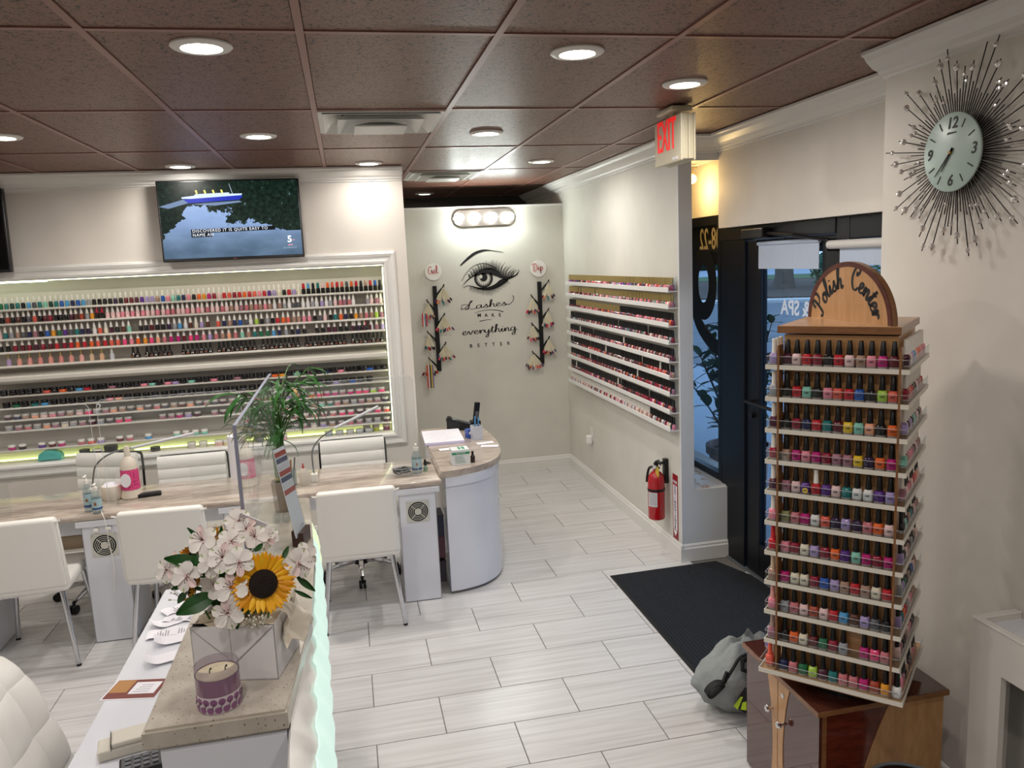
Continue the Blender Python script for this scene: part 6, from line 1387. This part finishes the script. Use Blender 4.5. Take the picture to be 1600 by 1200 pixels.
# two doors on the face towards the room (-x): dark panels with a waisted beech inlay
fmx = facing(Vector((a0+.012, 0, 0)), (0, -1, 0))
def curve_in(y0, amp, z): return y0 + amp*(1-math.sin(PI*(z/h)))
n = 16; zs = [.0+ (h-.025)*k/n for k in range(n+1)]
for nm, s_, lab in (('door', -1, None), ('door', 1, None)):
    X0, X1 = (-b1+.002, -.013) if s_ < 0 else (-.009, -b0-.002)
    d = ob(nm, G().box(X0, .01, 0, X1, h-.025, .010, M=fmx), MAHOG, cb_)
    edge = [((-.011+s_*.002) + s_*(.032+.052*abs((z-.22)/.3)**2.), z) for z in zs]
    poly = edge + [(-.011+s_*.002, zs[-1]), (-.011+s_*.002, zs[0])]
    ob('inlay', G().prism(poly, .0102, .0125, fmx), BEECHX, d)
    kz, kx = (.36, -.045) if s_ < 0 else (.34, .032)
    ob('knob', G().lathe([(0, .0126), (.006, .0126), (.005, .024), (.012, .030), (.014, .036), (.010, .042), (0, .043)], 18, fmx @ T(kx, kz, 0)), CHROME, d, smooth=True)
    if s_ > 0: ob('lock', G().lathe([(0, .0126), (.009, .0126), (.009, .015), (.006, .0155), (0, .014)], 18, fmx @ T(.022, .445, 0)), CHROME, d, smooth=True)
fmy = facing(Vector((0, b0+.012, 0)), (1, 0, 0)); ob('front_panel', G().box(a0+.03, .01, 0, a1-.002, h-.022, .008, M=fmy), MAHOG2, cb_); ob('corner_post', G().box(a0+.013, .0, 0, a0+.03, h-.022, .010, M=fmy), ORWOOD, cb_)
n = 20; edge = []
for k in range(n+1):
    t = k/n; edge.append((-.115+.135*(t**1.7), .01+(h-.035)*t))
ob('beech_panel', G().prism(edge + [(a1-.002, h-.025), (a1-.002, .01)], .0082, .011, fmy), BEECHX, cb_); ob('plinth', G().box(a0+.03, b0+.03, 0, a1-.02, b1-.02, .012), GREY, cb_)
# tower
TC = Vector((1.632, 2.334, 0)); TA = math.radians(-46.5)
tw = thing('polish_tower', 'four-sided wooden polish tower with white trays under a Polish Center arch', 'display stand', (TC.x, TC.y, h), TA)
# local frame: x along the front face (from door end to clock-wall corner), y = depth; front face looks to -y
HB, HT = .166, .210; TOPZ = 1.79-h; TIER = [.600+.1062*k-h for k in range(11)]    # lowest first
ob('turntable', G().cyl((0, 0, .0), (0, 0, .03), .14, seg=28), BLACK, tw)
ob('column', G().box(-HB, -HB, .03, HB+.008, HB, TOPZ-.03), BEECH, tw); ob('top_board', G().box(-.183, -.183, TOPZ-.024, .183, .183, TOPZ, bev=.002), BEECHX, tw); ob('top_edge_band', G().box(-.1845, -.1845, TOPZ-.023, .1845, -.1832, TOPZ-.001).box(.1832, -.1832, TOPZ-.023, .1845, .1845, TOPZ-.001).box(-.1845, -.1832, TOPZ-.023, -.1832, .1845, TOPZ-.001), ORWOOD, tw)
for sx in (-1, 1):
    fx = -.172 if sx < 0 else .188
    ob('corner_fin', G().box(fx-.0035, -HT-.0045, .06, fx+.0035, -HB, TOPZ-.06, bev=.001), ORWOOD, tw); ob('corner_fin', G().box(sx*HB-.004, HB, .06, sx*HB+.004, HT, TOPZ-.06), ORWOOD, tw)
TRW = mat('tray_white', '#d8d2c6', .35)
for k, z in enumerate(TIER):
    ht = HT+ (.014 if k == 0 else 0); g = G()
    for (x0, y0, x1, y1) in ((-ht, -ht, ht, -HB), (-ht, HB, ht, ht), (-ht, -HB, -HB, HB), (HB, -HB, ht, HB)): g.box(x0, y0, z-.005, x1, y1, z)
    t_ = ob('tray', g, BEECHX if k == 0 else mat('tray_floor', '#8d6a46', .4), tw)
    g = G(); e = .004
    for (x0, y0, x1, y1) in ((-ht-e, -ht-e, ht+e, -ht), (-ht-e, ht, ht+e, ht+e), (-ht-e, -ht, -ht, ht), (ht, -ht, ht+e, ht)): g.box(x0, y0, z-.012, x1, y1, z+.003)
    ob('tray_lip', g, TRW, t_)
    g = G(); zz = z+.003; q = .0015
    for (x0, y0, x1, y1) in ((-ht, -ht-q-.001, ht, -ht-.001), (-ht-q-.001, -ht, -ht-.001, ht), (ht+.001, -ht, ht+q+.001, ht)): g.box(x0, y0, zz, x1, y1, zz+.028)
    ob('clear_rail', g, ACR, t_)
    g = G()
    for p0, p1 in (((-ht, -ht-.002), (ht, -ht-.002)), ((ht+.002, -ht), (ht+.002, ht)), ((-ht-.002, -ht), (-ht-.002, ht))): g.cyl((*p0, zz+.028), (*p1, zz+.028), .0009, seg=5)
    ob('rail_edge', g, EDGE_L, t_)
# arch sign on the diagonal of the top
sg = link('sign_board', None, tw); base_m = (T(TC.x, TC.y, 0) @ Rz(TA)).inverted()
A_ = base_m @ Vector((1.637, 2.582, 0)); B_ = base_m @ Vector((1.618, 2.105, 0)); md = (A_+B_)*.5; half = (B_-A_).length*.5
sm = facing(Vector((md.x, md.y, TOPZ)), (B_-A_)); sg.matrix_local = sm; HH = .196; n = 36
def ell(a, b, k): return (a*math.cos(PI*k/n), b*math.sin(PI*k/n))
ob('board', G().prism([ell(half, HH, k) for k in range(n+1)], -.018, .0), ORWOOD, sg); 
g = G(); o_ = [ell(half, HH, k) for k in range(n+1)]; i_ = [ell(half-.020, HH-.016, k) for k in range(n+1)]
for k in range(n):
    q = [g.b.verts.new((*p, z)) for z in (.0005, .003) for p in (o_[k], o_[k+1], i_[k+1], i_[k])]; g.b.faces.new(q[:4][::-1]); g.b.faces.new(q[4:])
    for e in range(4): g.b.faces.new((q[e], q[(e+1) % 4], q[4+(e+1) % 4], q[4+e]))
ob('trim_rim', g, DKRED, sg); ob('face', G().prism([ell(half-.020, HH-.016, k) for k in range(n+1)], .0004, .0018), BEECHX, sg)
g = G(); 
def arcword(word, k0, k1, size):
    W = sum(GL[c][1] for c in word); x = 0
    for c in word:
        st, adv = GL[c]; t = k0+(k1-k0)*(x+adv*.5)/W; a, b = half-.095, HH-.085
        px, py = a*math.cos(t), b*math.sin(t); tx, ty = -(-a*math.sin(t)), -(b*math.cos(t)); an = math.atan2(ty, tx)
        for s_ in st:
            pts = [Vector(((p.x-adv*.5)*size, p.y*size, 0)) for p in catmull(s_, 6)]; ribbon(g, pts, .34*size, T(px, py, .0022) @ Rz(an) @ Matrix.Diagonal((1.0, 1.0, 1, 1)), 0, pen=.55)
        x += adv
arcword('Polish', PI*.93, PI*.55, .035); arcword('Center', PI*.455, PI*.045, .035)
ob('script_lettering', g, INK, sg)
# bottles on the tower
BODY_T = G().lathe([(0, 0), (.012, 0), (.0143, .003), (.0150, .010), (.0145, .030), (.0125, .037), (.0085, .040), (0, .040)], 14, sq=3.2).mesh('bottle_glass', LAQ, True)
CAPT_K = G().lathe([(0, .039), (.0098, .039), (.0090, .052), (.0066, .083), (.0055, .0845), (0, .0845)], 14).mesh('cap', CAPBLK, True)
CAPT_W = G().lathe([(0, .039), (.0090, .039), (.0078, .05), (.0072, .080), (.008, .085), (0, .086)], 14).mesh('cap', CAPWHT, True)
CAPT_C = CAPT_W.copy(); CAPT_C.materials.clear(); CAPT_C.materials.append(CAPCOL)
CLB = mat('bottle_base_clear', '#b7a9a4', .08, coat=.8); BASET = G().lathe([(.0112, .0), (.0147, .0008), (.01525, .003), (.0152, .0065), (.0142, .0065)], 14, sq=3.2).mesh('glass_base', CLB, True)
MARK = mat('bottle_print', '#3a2a2c', .5); _t = text_mesh('OPI', .0085, MARK, 'CENTER', .0001, 0, 1, .0003)
FR = {10: 'uPrRkrPTpMq', 9: 'krmkpcrbklc', 8: 'kRnrtqymako', 7: 'TMpMRxxyVoM', 6: 'xPvrvPtWWvw', 5: 'jfMWcVwVfoP', 4: 'pRewRovmMRM', 3: 'MeeRbwTrTer', 2: 'sfPzPrBdwSk', 1: 'koeqgRs Mhf', 0: 'nfglutffMzOW'}
TN = lambda k: ['top', 'second', 'third', 'fourth', 'fifth', 'sixth', 'seventh', 'eighth', 'ninth', 'tenth', 'bottom'][10-k]
Mtw = T(TC.x, TC.y, h) @ Rz(TA)
def tbottle(lx, ly, z, rz, col, cap, capcol, lab, grp, mark=False):
    p = Mtw @ Vector((lx, ly, z+.0004)); o = link('nail_polish_bottle', BODY_T, None, p, (0, 0, TA+rz), col); tag(o, lab, 'nail polish', grp)
    link('cap', cap, o, col=capcol); link('glass_base', BASET, o)
    if mark: q = link('lettering', _t, o); q.matrix_local = facing(Vector((0, -.0150, .020)), (1, 0, 0))
    return o
rt = random.Random(14)
for k in range(11):
    codes = FR[k]; n = len(codes); sp = .0318
    for i, ch in enumerate(codes):
        if ch == ' ': continue
        cn, hx = PAL[ch]; x = -.150+i*sp+rt.uniform(-.0008, .0008)
        if k == 0: x = -.150+i*.0322
        if k == 0 and i == 11: x = .205
        wc = (k == 6 and i == 3)
        tbottle(x, -.1885-(.006 if k == 0 else 0)+rt.uniform(-.0015, .0015), TIER[k], rt.uniform(-.15, .15), hx, CAPT_W if wc else CAPT_K, None,
                '%s polish, %s cap, %s from the door corner, tower front, %s tray' % (cn, 'white' if wc else 'black', ordn(i+1), TN(k)), 'polish on the front of the %s tray' % TN(k), ch not in 'kVnuqgt')
        if k == 6 and i == 2:
            s_ = thing('price_dot', 'round yellow sticker on the front rail of the fifth tower tray', 'sticker', Mtw @ Vector((x+.005, -HT-.0045, TIER[k]+.018)), TA); ob('disc', G().cyl((0, 0, 0), (0, -.0012, 0), .009, seg=18), mat('sticker_yellow', '#c9b04a', .5), s_); ob('print', G().box(-.005, -.0016, -.0015, .005, -.0012, .0015), INK, s_)
LF = {10: ('w', '#e6e2da'), 9: ('s', '#d9d4cc'), 8: ('u', '#d4cfc8'), 7: ('R', '#ddd8d0'), 6: ('u', '#ddd8d0'), 5: ('p', '#ddd6cc'), 4: ('r', '#c42a30'), 3: ('T', '#bfa890'), 2: ('p', '#d99a92'), 1: ('x', '#a58a80'), 0: ('c', '#e8604c')}
for k in range(11):
    for j in range(3):
        ch = LF[k][0] if j == 0 else 'uTxqs'[(k+j) % 5]; cn, hx = PAL[ch]
        tbottle(-.1925-(.008 if k == 0 else 0), -.186+j*.036, TIER[k], -PI/2, hx, CAPT_C, LF[k][1] if j == 0 else '#d9d2c6', '%s polish, light cap, %s from the rod on the mat side, %s tower tray' % (cn, ordn(j+1), TN(k)), 'polish on the mat side of the %s tray' % TN(k))
RT_ = {10: 'uPwBaccpfp', 9: 'RcrqkPxTrR', 8: 'wuwVmsPkTm', 7: 'mTppxuPxTk', 6: 'xPpfPrcaPp', 5: 'kmuTtkPxTx', 4: 'wkPTuskTPx', 3: 'swgkTnbPTk', 2: 'wtorsPpTTc', 1: 'PxkuTPpukT', 0: 'pxkTuSTfTu'}
for k in range(11):
    for i, ch in enumerate(RT_[k]):
        if k < 10 and i > 8: continue
        cn, hx = PAL[ch]; wcap = k >= 7 or (i*5+k) % 3 == 0
        tbottle(.1905+(.010 if k == 0 else 0), -.135+i*.0345, TIER[k], PI/2, hx, CAPT_W if wcap else CAPT_K, None, '%s polish, %s cap, %s from the front corner, clock-wall side, %s tray' % (cn, 'white' if wcap else 'black', ordn(i+1), TN(k)), 'polish on the clock-wall side of the %s tray' % TN(k))
lp = Vector((1.50, 2.60, h)); o = link('nail_polish_bottle', BODY_T, None, lp, (0, 0, .3), '#8d84b8'); tag(o, 'lilac polish bottle standing on the base cabinet behind the tower', 'nail polish'); link('cap', CAPT_W, o); link('glass_base', BASET, o)
# duffel bag on the floor, half hidden by the base cabinet
bgm = thing('duffel_bag', 'slouched grey duffel bag with black strap and lime mark on the floor', 'bag', (1.60, 3.06, 0), math.radians(10)); CANV = mat('grey_canvas', '#8c9191', .8); bump(CANV, noise(CANV, coords(CANV), 30, 5), .35, .02)
g = G().sph((0, 0, 0), 1.0, 36, 24); rbg = random.Random(5)
for v in g.b.verts:
    x, y, z = v.co; a = math.atan2(y, x)
    f = 1+.05*math.sin(5*a+4*z)+.035*math.sin(9*a-6*z)+.03*math.sin(13*z+3*a)
    top = max(0, z); x_ = x*.205*f*(1-.18*top); y_ = y*.135*f*(1-.62*top**1.5); z_ = z*.165*(1+.12*math.sin(3*a+1))
    x_ += .045*top; z_ = .15+z_+.02*top*math.sin(4*x*3)
    if z_ < .012: z_ = .012*max(0, z_+.05)/.062
    v.co = (x_, y_, max(.0005, z_))
ob('body', g, CANV, bgm, smooth=60)
ob('shoulder_flap', G().sheet([[(.02+.16*i/10, -.065+.13*j/8, .312-.05*abs(j-4)/4*1.6+.012*math.sin(i*1.1)-.03*((i-5)/5)**2) for j in range(9)] for i in range(11)], thick=.006), CANV, bgm, smooth=True)
def on_bag(u, v, y=2.93): return bgi @ at(u, v, y=y)
bgi = (T(1.60, 3.06, 0) @ Rz(math.radians(10))).inverted()
st = [on_bag(1172, 1020, 2.98), on_bag(1156, 1028, 2.95), on_bag(1145, 1045, 2.93), on_bag(1138, 1056, 2.915), on_bag(1130, 1068, 2.905)]
ob('strap', G().tube(catmull([tuple(p) for p in st], 5), .007, 8), BLACKM, bgm, smooth=True)
ob('buckle', G().tube([tuple(on_bag(1137, 1050, 2.905)), tuple(on_bag(1131, 1066, 2.90))], .011, 8), BLACK, bgm)
lp_ = [(1131, 1068), (1120, 1068), (1108, 1076), (1103, 1086), (1110, 1090), (1122, 1080), (1131, 1071)]
pts = [on_bag(u, v, 2.90) for u, v in lp_]; g = G(); q = catmull([tuple(p) for p in pts], 4)
g.sheet([[tuple(p+Vector((0, -.012, 0))), tuple(p+Vector((.006, .022, .004)))] for p in q], thick=.004); ob('strap_pad', g, BLACKM, bgm)
ob('zip_panel', G().tube([tuple(on_bag(1176, 1022, 2.99)), tuple(on_bag(1160, 1034, 2.96)), tuple(on_bag(1160, 1046, 2.94)), tuple(on_bag(1176, 1052, 2.93))], .011, 8), BLACKM, bgm, smooth=True)
pc = on_bag(1164, 1094, 2.905); dcam = (bgi.to_3x3() @ (toc-at(1164, 1094, y=2.905))).normalized(); xr = Vector((0, 0, 1)).cross(dcam).normalized(); up = dcam.cross(xr)
fmb = Matrix((xr, up, dcam)).transposed().to_4x4(); fmb.translation = pc+dcam*.012
ob('side_panel', G().prism([(-.045, -.03), (.0, -.052), (.06, -.055), (.06, .05), (.0, .052), (-.02, .02)], -.03, .0, fmb), BLACKM, bgm); LIME = mat('lime_print', '#a8c41e', .5)
ob('lime_mark', G().prism([(-.048, -.028), (-.03, -.042), (-.008, .012), (-.018, .012)], .0005, .0015, fmb), LIME, bgm); ob('lime_mark', G().prism([(-.018, -.040), (.006, -.040), (.006, -.005), (-.010, -.010)], .0005, .0015, fmb), LIME, bgm); ob('lime_mark', G().prism([(.012, -.038), (.032, -.038), (.032, -.004), (.012, -.006)], .0005, .0015, fmb), LIME, bgm)
# white radiator cover by the clock wall
rc_ = thing('radiator_cover', 'white boxed radiator cover with a sunken top by the clock wall', 'cover', (1.965, 1.45, 0)); CW_ = mat('cover_white_paint', '#d3cfc8', .4)
x0, x1, y0, y1, zt = -.085, .08, -.65, .575, .85
ob('front_frame', G().box(x0, .455, 0, x0+.02, y1, zt).box(x0, y0, zt-.14, x0+.02, .455, zt).box(x0, y0, 0, x0+.02, y0+.12, zt-.14), CW_, rc_); ob('end_panel', G().box(x0+.02, y1-.02, 0, x1, y1, zt), CW_, rc_); ob('end_panel', G().box(x0+.02, y0, 0, x1, y0+.02, zt), CW_, rc_)
ob('top_tray', G().box(x0+.02, y0+.02, zt-.03, x1, y1-.02, zt-.018), mat('tray_top_gloss', '#dadde4', .12, coat=.5), rc_); ob('top_rim', G().box(x0-.004, y0, zt, x0+.022, y1+.004, zt+.006, bev=.002).box(x0+.022, y1-.022, zt, x1, y1+.004, zt+.006, bev=.002), W_WHITE, rc_); ob('back_panel', G().box(x1-.03, y0+.02, 0, x1, y1-.02, zt-.03), mat('cover_inner_grey', '#9f9c98', .6), rc_)
# round bin at the lower frame edge
wb = thing('waste_bin', 'smoky plastic waste bin with grey rim in front of the base cabinet', 'bin', (1.625, 1.965, 0)); SM = glassy('smoked_plastic', '#8a7466', .05, .8, ('#4a3a30', .35))
ob('bucket', G().lathe([(0, .003), (.095, 0), (.10, .005), (.122, .34), (.119, .34), (.097, .01), (0, .008)], 36), SM, wb, smooth=True); ob('rim', G().tube([(.122*math.cos(2*PI*k/36), .122*math.sin(2*PI*k/36), .342) for k in range(37)], .006, 8), mat('rim_grey', '#70757a', .3, .3), wb, smooth=True)
